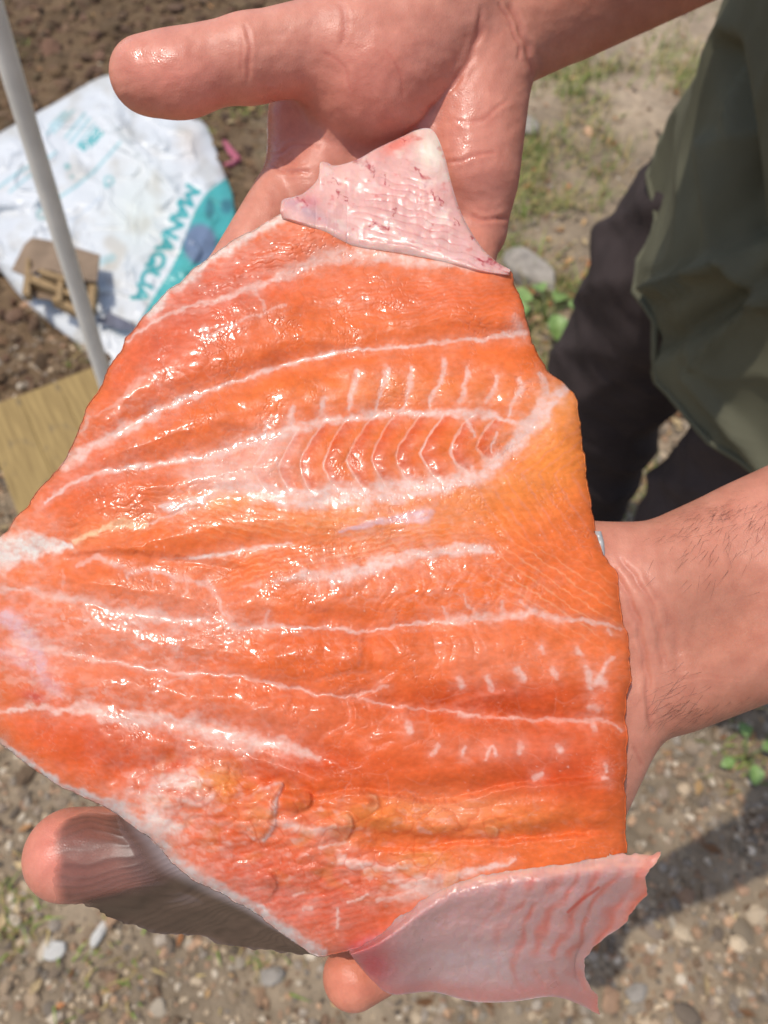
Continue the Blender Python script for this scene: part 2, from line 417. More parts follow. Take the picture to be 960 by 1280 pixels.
# ---- single stones worth naming
def stone(name, px, py, size, mat, label, cat, seed, squash=(1, .8, .6), rz=0.0):
    v, f = ico(3); r = np.random.default_rng(seed)
    for _ in range(9):
        nrm = r.normal(size=3); nrm /= np.linalg.norm(nrm); k = r.uniform(0.62, 0.85)
        dd = v @ nrm - k; v = v - np.outer(np.clip(dd, 0, None) * 0.85, nrm)
    v = v * (1 + 0.05 * fbm(v[:, 0] * 3 + seed, v[:, 1] * 3 + v[:, 2] * 2, 3, seed))[:, None] * np.array(squash) * size
    c, s = math.cos(rz), math.sin(rz); v = np.stack([v[:, 0] * c - v[:, 1] * s, v[:, 0] * s + v[:, 1] * c, v[:, 2]], 1)
    p = G(px, py, 0.0); p[2] = ground_z(p[0], p[1]) + size * squash[2] * 0.45
    o = mesh_np(name, v, f, mat, None, None, smooth=True); o.location = p
    return tag(o, label, cat)
stone('rock', 664, 345, 0.072, M_STONE, 'grey angular rock lying beside the low green weed', 'rock', 3, (1.25, .7, .5), rad(-52))
stone('rock', 655, 160, 0.05, M_STONE, 'tan rounded rock half hidden behind the open palm heel', 'rock', 8, (.8, 1, .5), 0.3)
stone('pebble', 125, 1170, 0.0175, M_PALE, 'long whitish pebble in the gravel below the grey fin', 'pebble', 5, (1.25, .55, .5), rad(70))
stone('pebble', 70, 1188, 0.017, M_PALE, 'cream flat pebble lying left of the long whitish pebble', 'pebble', 6, (1, .8, .5), 0.2)
stone('pebble', 340, 1220, 0.016, M_STONE, 'grey flat pebble in the gravel left of the thumb tip', 'pebble', 9, (1.2, .8, .5), 0.1)
stone('pebble', 795, 1240, 0.018, M_STONE, 'greenish grey pebble right of the hanging tail flap', 'pebble', 12, (1, .8, .5), 0.5)

# ---- weeds
def weed(px, py, label, n, size, seed, spread=0.05, h=0.06):
    r = np.random.default_rng(seed); p = G(px, py, 0.0); p[2] = ground_z(p[0], p[1])
    t = thing('weed', label, 'weed', tuple(p))
    for i in range(n):
        a = 2 * math.pi * i / n + r.uniform(-.4, .4); L = size * r.uniform(.7, 1.2); hh = h * r.uniform(.5, 1.2); sp = spread * r.uniform(.6, 1.2)
        tip = np.array([math.cos(a) * sp, math.sin(a) * sp, hh])
        sv, sf = tube_np([(0, 0, -0.005), tuple(tip * np.array([.4, .4, .7])), tuple(tip)], [0.0022, 0.0018, 0.0012], 6)
        mesh_py('stem', sv, sf, M_STEM, t)
        nu, nv = 7, 9; V = []
        dr = np.array([math.cos(a), math.sin(a), r.uniform(-.25, .2)]); dr /= np.linalg.norm(dr); sd = np.cross(dr, [0, 0, 1]); sd /= np.linalg.norm(sd); up = np.cross(sd, dr)
        for j in range(nv):
            s = j / (nv - 1); wdt = L * 0.42 * math.sin(math.pi * min(1, s * 0.93 + 0.05)) ** 0.8
            for k in range(nu):
                q = k / (nu - 1) * 2 - 1
                V.append(tip + dr * L * s + sd * wdt * q + up * (L * (0.12 * abs(q) * wdt / L * 3 - 0.35 * s * s)) + up * 0.0012 * math.sin(9 * s + 3 * q))
        mesh_np('leaf', np.array(V), grid_faces(nu, nv), M_LEAF, t)
    return t
weed(684, 405, 'leafy green weed growing between the grey rock and the black trousers', 7, 0.060, 2, 0.055, 0.06)
weed(932, 948, 'small light green weed under the near forearm at the frame edge', 4, 0.024, 4, 0.028, 0.03)

# ================================================================== FEED BAG
def coons(top, right, bottom, left, nu, nv):
    """top: TL->TR, right: TR->BR, bottom: BL->BR, left: TL->BL"""
    T, B = smooth_curve(top, nu), smooth_curve(bottom, nu); Lf, R = smooth_curve(left, nv), smooth_curve(right, nv)
    u = np.linspace(0, 1, nu)[None, :, None]; v = np.linspace(0, 1, nv)[:, None, None]
    return ((1 - v) * T[None] + v * B[None] + (1 - u) * Lf[:, None] + u * R[:, None]
            - ((1 - u) * (1 - v) * T[0] + u * (1 - v) * T[-1] + (1 - u) * v * B[0] + u * v * B[-1]))
bg = coons([(-70, 215), (0, 166), (70, 128), (110, 104), (132, 94)],
           [(132, 94), (150, 96), (200, 120), (250, 150), (264, 170), (278, 210), (292, 250), (288, 300), (240, 380), (165, 485)],
           [(-70, 285), (-35, 305), (0, 338), (25, 370), (60, 402), (110, 440), (135, 462), (165, 485)],
           [(-70, 215), (-74, 240), (-74, 262), (-70, 285)], 470, 470)
BX, BY = bg[..., 0], bg[..., 1]
edge = np.minimum(np.minimum(np.arange(470), np.arange(470)[::-1])[None, :], np.minimum(np.arange(470), np.arange(470)[::-1])[:, None]) / 40.0
edge = np.sqrt(np.clip(edge, 0, 1))
bh = 0.030 + 0.010 * fbm(BX / 120, BY / 100, 2, 31)
rdg = 1 - np.abs(fbm(BX / 60 + 0.4 * noise(BX / 40, BY / 40, 5), BY / 45, 3, 33)) * 1.5
bh = bh + 0.005 * fbm(BX / 42, BY / 36, 2, 38) + 0.008 * np.clip(rdg, 0, 1) ** 1.7 + 0.0008 * (1 - np.abs(noise(BX / 20, BY / 20, 36))) ** 2
def crease(pts, hgt, wd):
    dd, _, _, _ = seg_dist(BX, BY, pts); return hgt * np.exp(-(dd / wd) ** 2)
for pts, hgt, wd in (([(125, 135), (155, 160), (165, 172), (205, 182)], 0.014, 7), ([(0, 268), (50, 262), (75, 250)], -0.02, 9), ([(160, 172), (215, 235)], 0.012, 6),
                     ([(250, 165), (218, 215), (180, 300), (140, 350), (100, 395)], 0.008, 18), ([(140, 110), (150, 165)], 0.012, 8), ([(118, 395), (165, 410)], -0.018, 7), ([(30, 290), (70, 275)], 0.01, 8)):
    bh = bh + crease(pts, hgt, wd)
bh = 0.004 + bh * edge
bp_ = G(BX, BY, bh)
bc = np.ones(BX.shape + (3,)) * np.array([0.68, 0.69, 0.68])
TEAL = np.array([0.075, 0.40, 0.38]); PTEAL = np.array([0.24, 0.50, 0.52])
def paint(C, m, col): return C + (np.asarray(col) - C) * m[..., None]
cream = np.exp(-(((BX - 175) / 45) ** 2 + ((BY - 270) / 60) ** 2)); bc = paint(bc, 0.55 * cream, (0.62, 0.66, 0.56))
bc = paint(bc, 0.5 * np.exp(-(((BX - 240) / 16) ** 2 + ((BY - 178) / 26) ** 2)), (0.72, 0.58, 0.46))
bc = paint(bc, 0.6 * sst(14, 4, seg_dist(BX, BY, [(140, 330), (150, 312), (138, 303)])[0]), (0.50, 0.44, 0.34))
# white band with the word, teal panel beyond it
base = np.array([(275, 225), (256, 243), (244, 262), (238, 277), (223, 317), (210, 343), (192, 370), (180, 392), (150, 445)])
dd, _, sg, _ = seg_dist(BX, BY, base, signed=True)
teal = np.where(sg < 0, sst(-0.6, 0.9, dd), 0) * (BY > 205)
top_lim = sst(-1, 1, (BX - 256) * 0.55 + (BY - 243) * 0.83 + 2)
bc = paint(bc, teal * np.clip(top_lim, 0, 1), TEAL)
bc = paint(bc, teal * sst(1.25, .85, np.hypot((BX - 250) / 20, (BY - 305) / 24)) * 0.8, (0.18, 0.16, 0.28))
bc = paint(bc, teal * 0.7 * sst(1.3, .6, np.hypot((BX - 262) / 6, (BY - 262) / 14)), (0.06, 0.18, 0.24))
bc = paint(bc, teal * 0.7 * sst(1.3, .6, np.hypot((BX - 283) / 8, (BY - 258) / 10)), (0.06, 0.16, 0.22))
bc = paint(bc, sst(7, 3, seg_dist(BX, BY, [(78, 350), (96, 338), (140, 322)])[0]) * sst(60, 140, BX) * 0.5, PTEAL)
# stroke letters: unit box x 0..1, y 0 (foot)..1 (head)
LET = {'M': [[(0, 0), (0.06, 1), (.5, .25), (.94, 1), (1, 0)]], 'A': [[(0, 0), (.5, 1), (1, 0)], [(.2, .36), (.8, .36)]],
       'N': [[(0, 0), (0, 1), (1, 0), (1, 1)]], 'U': [[(0, 1), (0, .32), (.15, .06), (.5, 0), (.85, .06), (1, .32), (1, 1)]],
       'Q': [[(.5, 0), (.15, .14), (0, .5), (.15, .86), (.5, 1), (.85, .86), (1, .5), (.85, .14), (.5, 0)], [(.6, .3), (1, -.08)]],
       '2': [[(0, .78), (.2, 1), (.7, 1), (.95, .75), (.8, .5), (0, 0), (1, 0)]], '5': [[(.95, 1), (.12, 1), (.06, .58), (.6, .62), (.98, .35), (.7, .02), (0, .05)]],
       'K': [[(0, 0), (0, 1)], [(.9, 1), (0, .42)], [(.25, .6), (.95, 0)]], 'g': [[(.9, .6), (.4, .68), (.05, .35), (.4, 0), (.9, .15)], [(.9, .68), (.9, -.25), (.5, -.4), (.1, -.28)]]}
def write(C, word, p0, p1, height, stroke, col, gap=0.28, wide=None):
    p0 = np.array(p0, float); p1 = np.array(p1, float); rd = (p1 - p0); L = np.linalg.norm(rd); rd /= L
    up = np.array([rd[1], -rd[0]])               # head side, image y runs down
    wds = [(wide or {}).get(c, 1.0) for c in word]; unit = L / (sum(wds) + gap * (len(word) - 1)); x = 0
    for c, wv in zip(word, wds):
        for st in LET[c]:
            pts = [p0 + rd * (x + a * unit * wv) + up * height * b for a, b in st]
            dd = seg_dist(BX, BY, pts)[0]; C = paint(C, sst(stroke * .62, stroke * .40, dd), col)
        x += unit * (wv + gap)
    return C
bc = write(bc, 'MANAQUA', (234.5, 232), (165, 372), 16.5, 5.6, (0.05, 0.36, 0.36), 0.22, {'M': 1.15, 'Q': 1.15})
bc = write(bc, '25Kg', (122, 160), (100, 184), 9.5, 3.0, (0.10, 0.42, 0.42), 0.3)
for a, b, s_ in (((106, 142), (82, 172), 1.6), ((112, 148), (88, 178), 1.6), ((118, 155), (96, 182), 1.2), ((92, 138), (66, 166), 1.2), ((84, 140), (58, 168), 1.0), ((70, 190), (50, 205), 1.2), ((150, 178), (118, 214), 1.6),
                 ((118, 214), (96, 232), 1.6), ((96, 232), (72, 248), 1.6), ((40, 205), (20, 218), 1.5), ((20, 218), (-10, 240), 1.5), ((44, 214), (12, 240), 1.2), ((80, 140), (62, 158), .9)):
    bc = paint(bc, 0.75 * sst(s_ + 1.4, s_ * .4, seg_dist(BX, BY, [a, b])[0]), PTEAL)
for cx, cy, r_ in ((84, 208, 4.2), (90, 221, 2.4), (136, 226, 7), (52, 268, 7), (133, 232, 3)):
    rr = np.hypot(BX - cx, BY - cy); m_ = sst(r_ + 1, r_ - .8, rr) * (1 if r_ < 5 else sst(r_ - 4.2, r_ - 2.6, rr)); bc = paint(bc, 0.7 * m_, (0.18, 0.45, 0.44))
bc = paint(bc, 0.4 * sst(3.4, 1.2, seg_dist(BX, BY, [(125, 248), (108, 262), (90, 275)])[0]), (0.40, 0.48, 0.56))
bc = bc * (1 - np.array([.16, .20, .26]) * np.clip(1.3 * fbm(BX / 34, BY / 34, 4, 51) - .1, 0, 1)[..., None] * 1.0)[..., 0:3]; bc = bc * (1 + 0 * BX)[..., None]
bag = thing('feed_bag', 'empty crumpled white plastic feed bag with teal print lying on the soil', 'bag', tuple(G(110, 270)))
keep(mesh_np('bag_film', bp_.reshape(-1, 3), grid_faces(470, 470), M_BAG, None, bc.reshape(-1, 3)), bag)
# torn cardboard lying on the bag
card = thing('cardboard_tray', 'torn piece of brown corrugated cardboard with cut out slots on the white bag', 'cardboard', tuple(G(70, 345)))
def slab(name, pts, z0, z1, mat, parent, zs=None):
    n = len(pts); zt = [z1] * n if zs is None else zs
    lo = [G(a, b, z0) for a, b in pts]; hi = [G(a, b, z) for (a, b), z in zip(pts, zt)]
    # straight sides: lower ring directly beneath the upper one
    lo = [np.array([h[0], h[1], z0 if zs is None else z - (z1 - z0)]) for h, z in zip(hi, zt)]
    V = lo + hi; F = [tuple(range(n, 2 * n)), tuple(range(n))[::-1]] + [(i, (i + 1) % n, n + (i + 1) % n, n + i) for i in range(n)]
    return keep(bevel(mesh_py(name, V, F, mat, None, False), 0.001, 1), parent)
slab('panel', [(40, 296), (72, 302), (125, 318), (121, 352), (88, 347), (66, 338), (50, 336), (32, 345), (14, 337), (30, 305)], .085, .089, M_CARD, card, [.10, .10, .10, .115, .12, .115, .112, .105, .085, .095])
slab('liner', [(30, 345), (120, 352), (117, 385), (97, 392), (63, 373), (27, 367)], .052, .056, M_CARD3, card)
for pts, z in (([(32, 322), (37, 322), (37, 368), (27, 367), (31, 345)], .107), ([(33, 341), (40, 342), (72, 357), (96, 366), (95, 372), (66, 362), (33, 350)], .104), ([(72, 345), (79, 345), (77, 376), (70, 374)], .110),
               ([(48, 335), (82, 345), (82, 350), (48, 341)], .116), ([(70, 368), (97, 384), (97, 392), (63, 374)], .100), ([(95, 352), (101, 352), (101, 392), (95, 391)], .108), ([(110, 352), (120, 351), (117, 385), (109, 388)], .104)):
    slab('slot_bar', pts, z - .022, z, M_CARD2, card)
slab('inner_flap', [(40, 360), (68, 366), (66, 374), (42, 372)], .075, .079, M_CARD, card)
# dark torn strip near the bag's lower edge
tag(slab('plastic_scrap', [(119, 399), (132, 396), (136, 390), (142, 392), (165, 404), (175, 412), (150, 411), (128, 404)], .055, .060, simple('slate_film', (0.13, 0.13, 0.16), .5, .4, 60), bag), '', '')
for k in ('label', 'category'): del bpy.data.objects['plastic_scrap'][k]

# pink scrap by the bag
V, F = tube_np([G(281, 178, .02), G(289, 190, .03), G(297, 200, .025), G(292, 205, .02), G(280, 206, .012)], [.008, .011, .012, .010, .004], 8)
tag(mesh_py('fish_scrap', V, F, M_SCRAP, None), 'small pink and white fish scrap lying on the soil beside the bag', 'scrap')

# ---- pole
pp = [np.array([-.325, .70, .95]) + (np.array([-.325, .70, .95]) - np.array([-.36, .70, .56])) * t for t in np.linspace((1.25 - .95) / .39, -.955 / .39, 24)]
V, F = tube_np(pp, [0.0098 + 0.0003 * math.sin(i * 1.7) for i in range(len(pp))], 18)
pole = tag(mesh_py('pole', V, F, M_POLE, None), 'thin grey white upright pole standing in front of the plastic bag', 'pole')

# ---- wooden board
A0 = G(118, 458, .10); A1 = G(-27, 513, .10); ex = (A1 - A0); W_ = np.linalg.norm(ex); ex /= W_
ey = G(30, 632, .10) - G(0, 570, .10); ey[2] = 0; ey -= ex * (ey @ ex); ey /= np.linalg.norm(ey); ez = np.array([0, 0, 1.0])
board = thing('wooden_board', 'yellow wooden board of joined planks lying raised on the ground near the pole', 'board', tuple(A0))
np_ = 3
for i in range(np_):
    wv = W_ / np_; c = A0 + ex * (wv * (i + .5)) + ey * 0.23 - ez * (0.009 + 0.0012 * (i % 2))
    V, F = box_np((0, 0, 0), np.eye(3), (0.23, wv / 2 - 0.0003, 0.009))
    o = bevel(mesh_py('plank', V, F, M_WOOD, None, False), 0.0008, 1)
    import mathutils
    o.matrix_world = mathutils.Matrix(((ey[0], ex[0], 0, c[0]), (ey[1], ex[1], 0, c[1]), (0, 0, 1, c[2]), (0, 0, 0, 1)))
    o.parent = board; o.matrix_parent_inverse = board.matrix_basis.inverted()
for s_ in (0.06, 0.40):
    V, F = box_np(A0 + ex * W_ / 2 + ey * s_ - ez * 0.055, np.array([ey, ex, ez]), (0.025, W_ / 2 - 0.01, 0.034))
    keep(bevel(mesh_py('batten', V, F, M_WOOD, None, False), 0.002, 2), board)

# ================================================================== SDF TOOLS
class Vol:
    def __init__(s, lo, hi, h):
        s.lo = np.array(lo, float); s.h = h
        s.n = np.ceil((np.array(hi) - s.lo) / h).astype(int) + 1
        s.f = np.full(s.n, 1.0, np.float32)
    def sub(s, lo, hi):
        a = np.clip(np.floor((np.array(lo) - s.lo) / s.h).astype(int), 0, s.n); b = np.clip(np.ceil((np.array(hi) - s.lo) / s.h).astype(int) + 1, 0, s.n)
        ax = [s.lo[i] + s.h * np.arange(a[i], b[i]) for i in range(3)]
        return tuple(slice(a[i], b[i]) for i in range(3)), ax
    def put(s, sl, d, k):
        f = s.f[sl]
        if k <= 0: s.f[sl] = np.minimum(f, d); return
        h = np.clip(0.5 + 0.5 * (f - d) / k, 0, 1)
        s.f[sl] = np.where(f > 0.5, d, (f * (1 - h) + d * h - k * h * (1 - h)))
    def cone(s, a, b, ra, rb, k=0.006):
        a = np.array(a, float); b = np.array(b, float); m = max(ra, rb) + 3 * k + 3 * s.h
        sl, ax = s.sub(np.minimum(a, b) - m, np.maximum(a, b) + m)
        if any(len(x) == 0 for x in ax): return
        X, Y, Z = np.meshgrid(*ax, indexing='ij'); ab = b - a; L2 = ab @ ab + 1e-12
        t = np.clip(((X - a[0]) * ab[0] + (Y - a[1]) * ab[1] + (Z - a[2]) * ab[2]) / L2, 0, 1)
        d = np.sqrt((X - a[0] - t * ab[0]) ** 2 + (Y - a[1] - t * ab[1]) ** 2 + (Z - a[2] - t * ab[2]) ** 2) - (ra + (rb - ra) * t)
        s.put(sl, d.astype(np.float32), k)
    def ball(s, c, r, ax3=None, k=0.006):
        """ellipsoid: r three radii along rows of ax3"""
        c = np.array(c, float); r = np.array(r, float); A = np.eye(3) if ax3 is None else np.array(ax3, float)
        m = r.max() + 3 * k + 3 * s.h; sl, ax = s.sub(c - m, c + m)
        if any(len(x) == 0 for x in ax): return
        X, Y, Z = np.meshgrid(*ax, indexing='ij'); q = np.stack([X - c[0], Y - c[1], Z - c[2]], -1) @ A.T
        k0 = np.linalg.norm(q / r, axis=-1); k1 = np.linalg.norm(q / (r * r), axis=-1) + 1e-9
        s.put(sl, (k0 * (k0 - 1) / k1).astype(np.float32), k)
    def sample(s, p):
        q = (p - s.lo) / s.h; i = np.clip(np.floor(q).astype(int), 0, s.n - 2); t = q - i; r = 0
        for dx in (0, 1):
            for dy in (0, 1):
                for dz in (0, 1):
                    wt = (t[:, 0] if dx else 1 - t[:, 0]) * (t[:, 1] if dy else 1 - t[:, 1]) * (t[:, 2] if dz else 1 - t[:, 2])
                    r = r + wt * s.f[i[:, 0] + dx, i[:, 1] + dy, i[:, 2] + dz]
        return r
    def grad(s, p):
        e = s.h * 0.75
        return np.stack([s.sample(p + np.eye(3)[i] * e) - s.sample(p - np.eye(3)[i] * e) for i in range(3)], 1) / (2 * e)
    def nets(s, steps=3):
        f = s.f; ins = f < 0; n = s.n
        c = np.zeros(n - 1, np.int8)
        for dx in (0, 1):
            for dy in (0, 1):
                for dz in (0, 1): c += ins[dx:n[0] - 1 + dx, dy:n[1] - 1 + dy, dz:n[2] - 1 + dz]
        cells = np.argwhere((c > 0) & (c < 8)); idx = np.full(n - 1, -1, np.int32); idx[tuple(cells.T)] = np.arange(len(cells))
        acc = np.zeros((len(cells), 3)); cnt = np.zeros(len(cells))
        cor = [(a, b, d) for a in (0, 1) for b in (0, 1) for d in (0, 1)]
        for i, A in enumerate(cor):
            for B in cor[i + 1:]:
                if sum(abs(A[q] - B[q]) for q in range(3)) != 1: continue
                fa = f[tuple((cells + A).T)]; fb = f[tuple((cells + B).T)]; m = (fa < 0) != (fb < 0)
                t = np.where(m, fa / np.where(m, fa - fb, 1), 0)
                p = np.array(A) + t[:, None] * (np.array(B) - np.array(A)); acc[m] += p[m]; cnt += m
        V = s.lo + s.h * (cells + acc / cnt[:, None]); Fs = []
        for axn in range(3):
            o1, o2 = [(1, 2), (2, 0), (0, 1)][axn]
            sa = [slice(0, n[q]) for q in range(3)]; sb = list(sa); sa[axn] = slice(0, n[axn] - 1); sb[axn] = slice(1, n[axn])
            A = ins[tuple(sa)]; B = ins[tuple(sb)]; e = np.argwhere(A != B)
            ok = (e[:, o1] > 0) & (e[:, o2] > 0) & (e[:, o1] < n[o1] - 1) & (e[:, o2] < n[o2] - 1); e = e[ok]
            fl = A[tuple(e.T)]
            u1 = np.zeros(3, int); u1[o1] = 1; u2 = np.zeros(3, int); u2[o2] = 1
            q = np.stack([idx[tuple((e - u1 - u2).T)], idx[tuple((e - u2).T)], idx[tuple(e.T)], idx[tuple((e - u1).T)]], 1)
            q[~fl] = q[~fl][:, ::-1]; Fs.append(q)
        for _ in range(steps):
            v = s.sample(V); g = s.grad(V); V = V - 0.8 * (v / (np.sum(g * g, 1) + 1e-6))[:, None] * g
        return V, np.vstack(Fs)

def camco(px, py, d): return np.array([(px - 480) / FPX * d, (640 - py) / FPX * d, d])
def cam2world(V): return CAM + V[:, :1] * RV + V[:, 1:2] * UV + V[:, 2:] * FV
def world2cam(p): q = np.asarray(p) - CAM; return np.array([q @ RV, q @ UV, q @ FV])

# base surface of the fillet: gently tilted towards the viewer and draped at its rim
T13 = math.tan(rad(13))
def Dp(px, py):
    px = np.asarray(px, float); py = np.asarray(py, float); v = (640 - py) / FPX
    d = 0.24 / (1 - v * T13)
    d = d + 0.010 * np.clip((150 - px) / 170, 0, 1) ** 2 + 0.003 * np.clip((px - 640) / 150, 0, 1) ** 2
    d = d + 0.012 * np.clip((py - 960) / 240, 0, 1.3) ** 1.6
    return d

# ================================================================== PERSON
person = thing('person', 'person in olive jacket and black trousers holding out the open fish on both palms', 'person', (0.40, 0.62, 0.0))

# ---- right hand (far), open palm, thumb to the left; camera-axis coordinates in metres
def arm_right():
    v = Vol((-0.13, 0.00, 0.20), (0.26, 0.36, 0.46), 0.0013)
    C = camco
    W0 = C(586, 17, 0.293); EL = np.array([0.176, 0.32, 0.40]); ax = (EL - W0); ax /= np.linalg.norm(ax)
    sd = np.array([-ax[1], ax[0], 0]); sd /= np.linalg.norm(sd)
    for s_ in (-1, 1):
        v.cone(W0 + sd * s_ * 0.0115, EL + sd * s_ * 0.014, 0.0205, 0.034, 0.008)
    v.cone(W0 + ax * 0.06, W0 + ax * 0.17, 0.030, 0.040, 0.010)
    # palm slab
    mc = [C(392, 240, 0.294), C(455, 300, 0.296), C(530, 312, 0.296), C(590, 286, 0.295)]
    mr = [0.0125, 0.0130, 0.0125, 0.0112]
    ws = [C(500, 40, 0.294), C(550, 30, 0.295), C(590, 40, 0.295), C(610, 70, 0.294)]
    for a, b, r in zip(ws, mc, mr): v.cone(a, b, 0.0165, r + 0.002, 0.007)
    v.cone(C(594, 85, 0.290), C(588, 215, 0.290), 0.0185, 0.0165, 0.007)       # heel on the little finger side
    v.cone(C(420, 165, 0.294), C(520, 190, 0.296), 0.012, 0.013, 0.008)
    # thumb base and thumb
    v.cone(C(560, 12, 0.282), C(462, 92, 0.2795), 0.0215, 0.0255, 0.0045)
    v.cone(C(470, 40, 0.279), C(440, 52, 0.272), 0.021, 0.0155, 0.006)
    v.cone(C(440, 52, 0.271), C(312, 74, 0.264), 0.0155, 0.0132, 0.006)
    v.cone(C(312, 74, 0.264), C(184, 95, 0.262), 0.0131, 0.0121, 0.003)
    v.ball(C(222, 97, 0.2605), (0.016, 0.0128, 0.0118), None, 0.004)
    # web and side of the index base
    v.cone(C(374, 128, 0.2965), C(368, 212, 0.2965), 0.0105, 0.0108, 0.006)
    v.cone(C(430, 80, 0.287), C(378, 150, 0.295), 0.012, 0.0105, 0.006)
    # fingers below the fillet
    def fz(px, py, r): return float(Dp(px, py)) + 0.0135 + r
    def finger(pts, rs):
        q = [C(p[0], p[1], p[2] if len(p) > 2 else fz(p[0], p[1], r)) for p, r in zip(pts, rs)]
        for i in range(len(q) - 1): v.cone(q[i], q[i + 1], rs[i], rs[i + 1], 0.0022)
    finger([(366, 222, .295), (286, 355), (240, 455), (222, 520)], [0.0108, 0.0102, 0.0093, 0.0082])
    finger([(455, 300, .296), (392, 452), (355, 552), (335, 615)], [0.0112, 0.0105, 0.0096, 0.0084])
    finger([(530, 312, .296), (492, 455), (468, 550), (455, 610)], [0.0110, 0.0102, 0.0092, 0.0082])
    finger([(591, 288, .2945), (575, 385), (562, 460), (552, 512)], [0.0108, 0.0092, 0.0083, 0.0074])
    return v
def arm_left():
    v = Vol((-0.135, -0.175, 0.20), (0.40, 0.10, 0.40), 0.0013)
    C = camco
    W0 = C(822, 788, 0.2625); EL = np.array([0.33, 0.045, 0.315]); ax = (EL - W0); ax /= np.linalg.norm(ax)
    sd = np.array([-ax[1], ax[0], 0]); sd /= np.linalg.norm(sd)
    for s_ in (-1, 1): v.cone(W0 + sd * s_ * 0.0125, EL + sd * s_ * 0.014, 0.0218, 0.034, 0.008)
    v.cone(W0 + ax * 0.05, W0 + ax * 0.17, 0.031, 0.041, 0.010)
    def fz(px, py, r): return float(Dp(px, py)) + 0.0125 + r
    # palm: wrist to knuckles, all under the fillet
    mc = [(455, 985), (440, 890), (455, 800), (480, 715)]; mr = [0.0130, 0.0130, 0.0125, 0.0115]
    ws = [(790, 850), (780, 810), (775, 770), (770, 735)]
    for a, b, r in zip(ws, mc, mr): v.cone(C(a[0], a[1], 0.2640), C(b[0], b[1], fz(b[0], b[1], r)), 0.0190, r + 0.002, 0.007)
    v.cone(C(800, 735, 0.2645), C(640, 700, 0.2660), 0.0185, 0.0170, 0.008)
    # ball of the thumb showing past the fillet's edge
    v.cone(C(762, 880, 0.2600), C(690, 1000, 0.2640), 0.0180, 0.0205, 0.006)
    v.cone(C(762, 915, 0.2580), C(732, 990, 0.2615), 0.0132, 0.0132, 0.006)
    v.cone(C(690, 1000, 0.2640), C(590, 1100, 0.2740), 0.0175, 0.0145, 0.006)
    v.cone(C(590, 1100, 0.2740), C(505, 1180, 0.2700), 0.0140, 0.0115, 0.004)
    v.cone(C(505, 1180, 0.2700), C(443, 1220, 0.2600), 0.0115, 0.0104, 0.003)
    def finger(pts, rs):
        q = [C(p[0], p[1], p[2] if len(p) > 2 else fz(p[0], p[1], r)) for p, r in zip(pts, rs)]
        for i in range(len(q) - 1): v.cone(q[i], q[i + 1], rs[i], rs[i + 1], 0.0022)
    finger([(455, 985), (300, 1042), (180, 1066, .2470), (88, 1068, .2435)], [0.0130, 0.0135, 0.0140, 0.0138])
    finger([(440, 890), (280, 905), (160, 905), (95, 895)], [0.0120, 0.0110, 0.0100, 0.0088])
    finger([(455, 800), (300, 790), (190, 775), (125, 765)], [0.0115, 0.0105, 0.0095, 0.0084])
    finger([(480, 715), (370, 690), (290, 668), (240, 655)], [0.0105, 0.0095, 0.0085, 0.0075])
    return v
def subdiv(V, F):
    E = np.sort(np.stack([F, np.roll(F, -1, 1)], -1).reshape(-1, 2), 1); key = E[:, 0].astype(np.int64) * len(V) + E[:, 1]
    u, inv = np.unique(key, return_inverse=True); a, b = u // len(V), u % len(V); n_ = len(V)
    mid = (V[a] + V[b]) / 2; cen = V[F].mean(1); e_ = inv.reshape(-1, 4) + n_; c_ = np.arange(len(F)) + n_ + len(u)
    Q = np.concatenate([np.stack([F[:, k], e_[:, k], c_, e_[:, (k + 3) % 4]], 1) for k in range(4)])
    return np.vstack([V, mid, cen]), Q
def arm_mesh(fn):
    v = fn(); V, F = v.nets(); V, F = subdiv(V, F)
    for _ in range(2):
        q = v.sample(V); g = v.grad(V); V = V - 0.8 * (q / (np.sum(g * g, 1) + 1e-6))[:, None] * g
    return V, F, v
VR, FR, VOLR = arm_mesh(arm_right); VL, FL, VOLL = arm_mesh(arm_left)
def front_depth(vol, px, py, d0, d1):
    sh = px.shape; h = ((px - 480) / FPX).ravel(); q = ((640 - py) / FPX).ravel(); d = np.full(h.shape, d0); rl_ = np.sqrt(1 + h * h + q * q)
    mn = np.full(h.shape, 9.0); dm_ = d.copy()
    for _ in range(40):
        f = vol.sample(np.stack([h * d, q * d, d], 1)); f = np.minimum(f, .02); b = f < mn; mn = np.where(b, f, mn); dm_ = np.where(b, d, dm_)
        d = np.where(d < d1, d + np.maximum(f, -.002) / rl_ * .9, d)
    return dm_.reshape(sh), mn.reshape(sh)
def pxof(V): return 480 + V[:, 0] / V[:, 2] * FPX, 640 - V[:, 1] / V[:, 2] * FPX
def vnorm(V, F):
    n = np.zeros_like(V); a = V[F[:, 0]]; fn = np.cross(V[F[:, 2]] - a, V[F[:, 3]] - V[F[:, 1]])
    for k in range(4): np.add.at(n, F[:, k], fn)
    return n / (np.linalg.norm(n, axis=1, keepdims=True) + 1e-12)
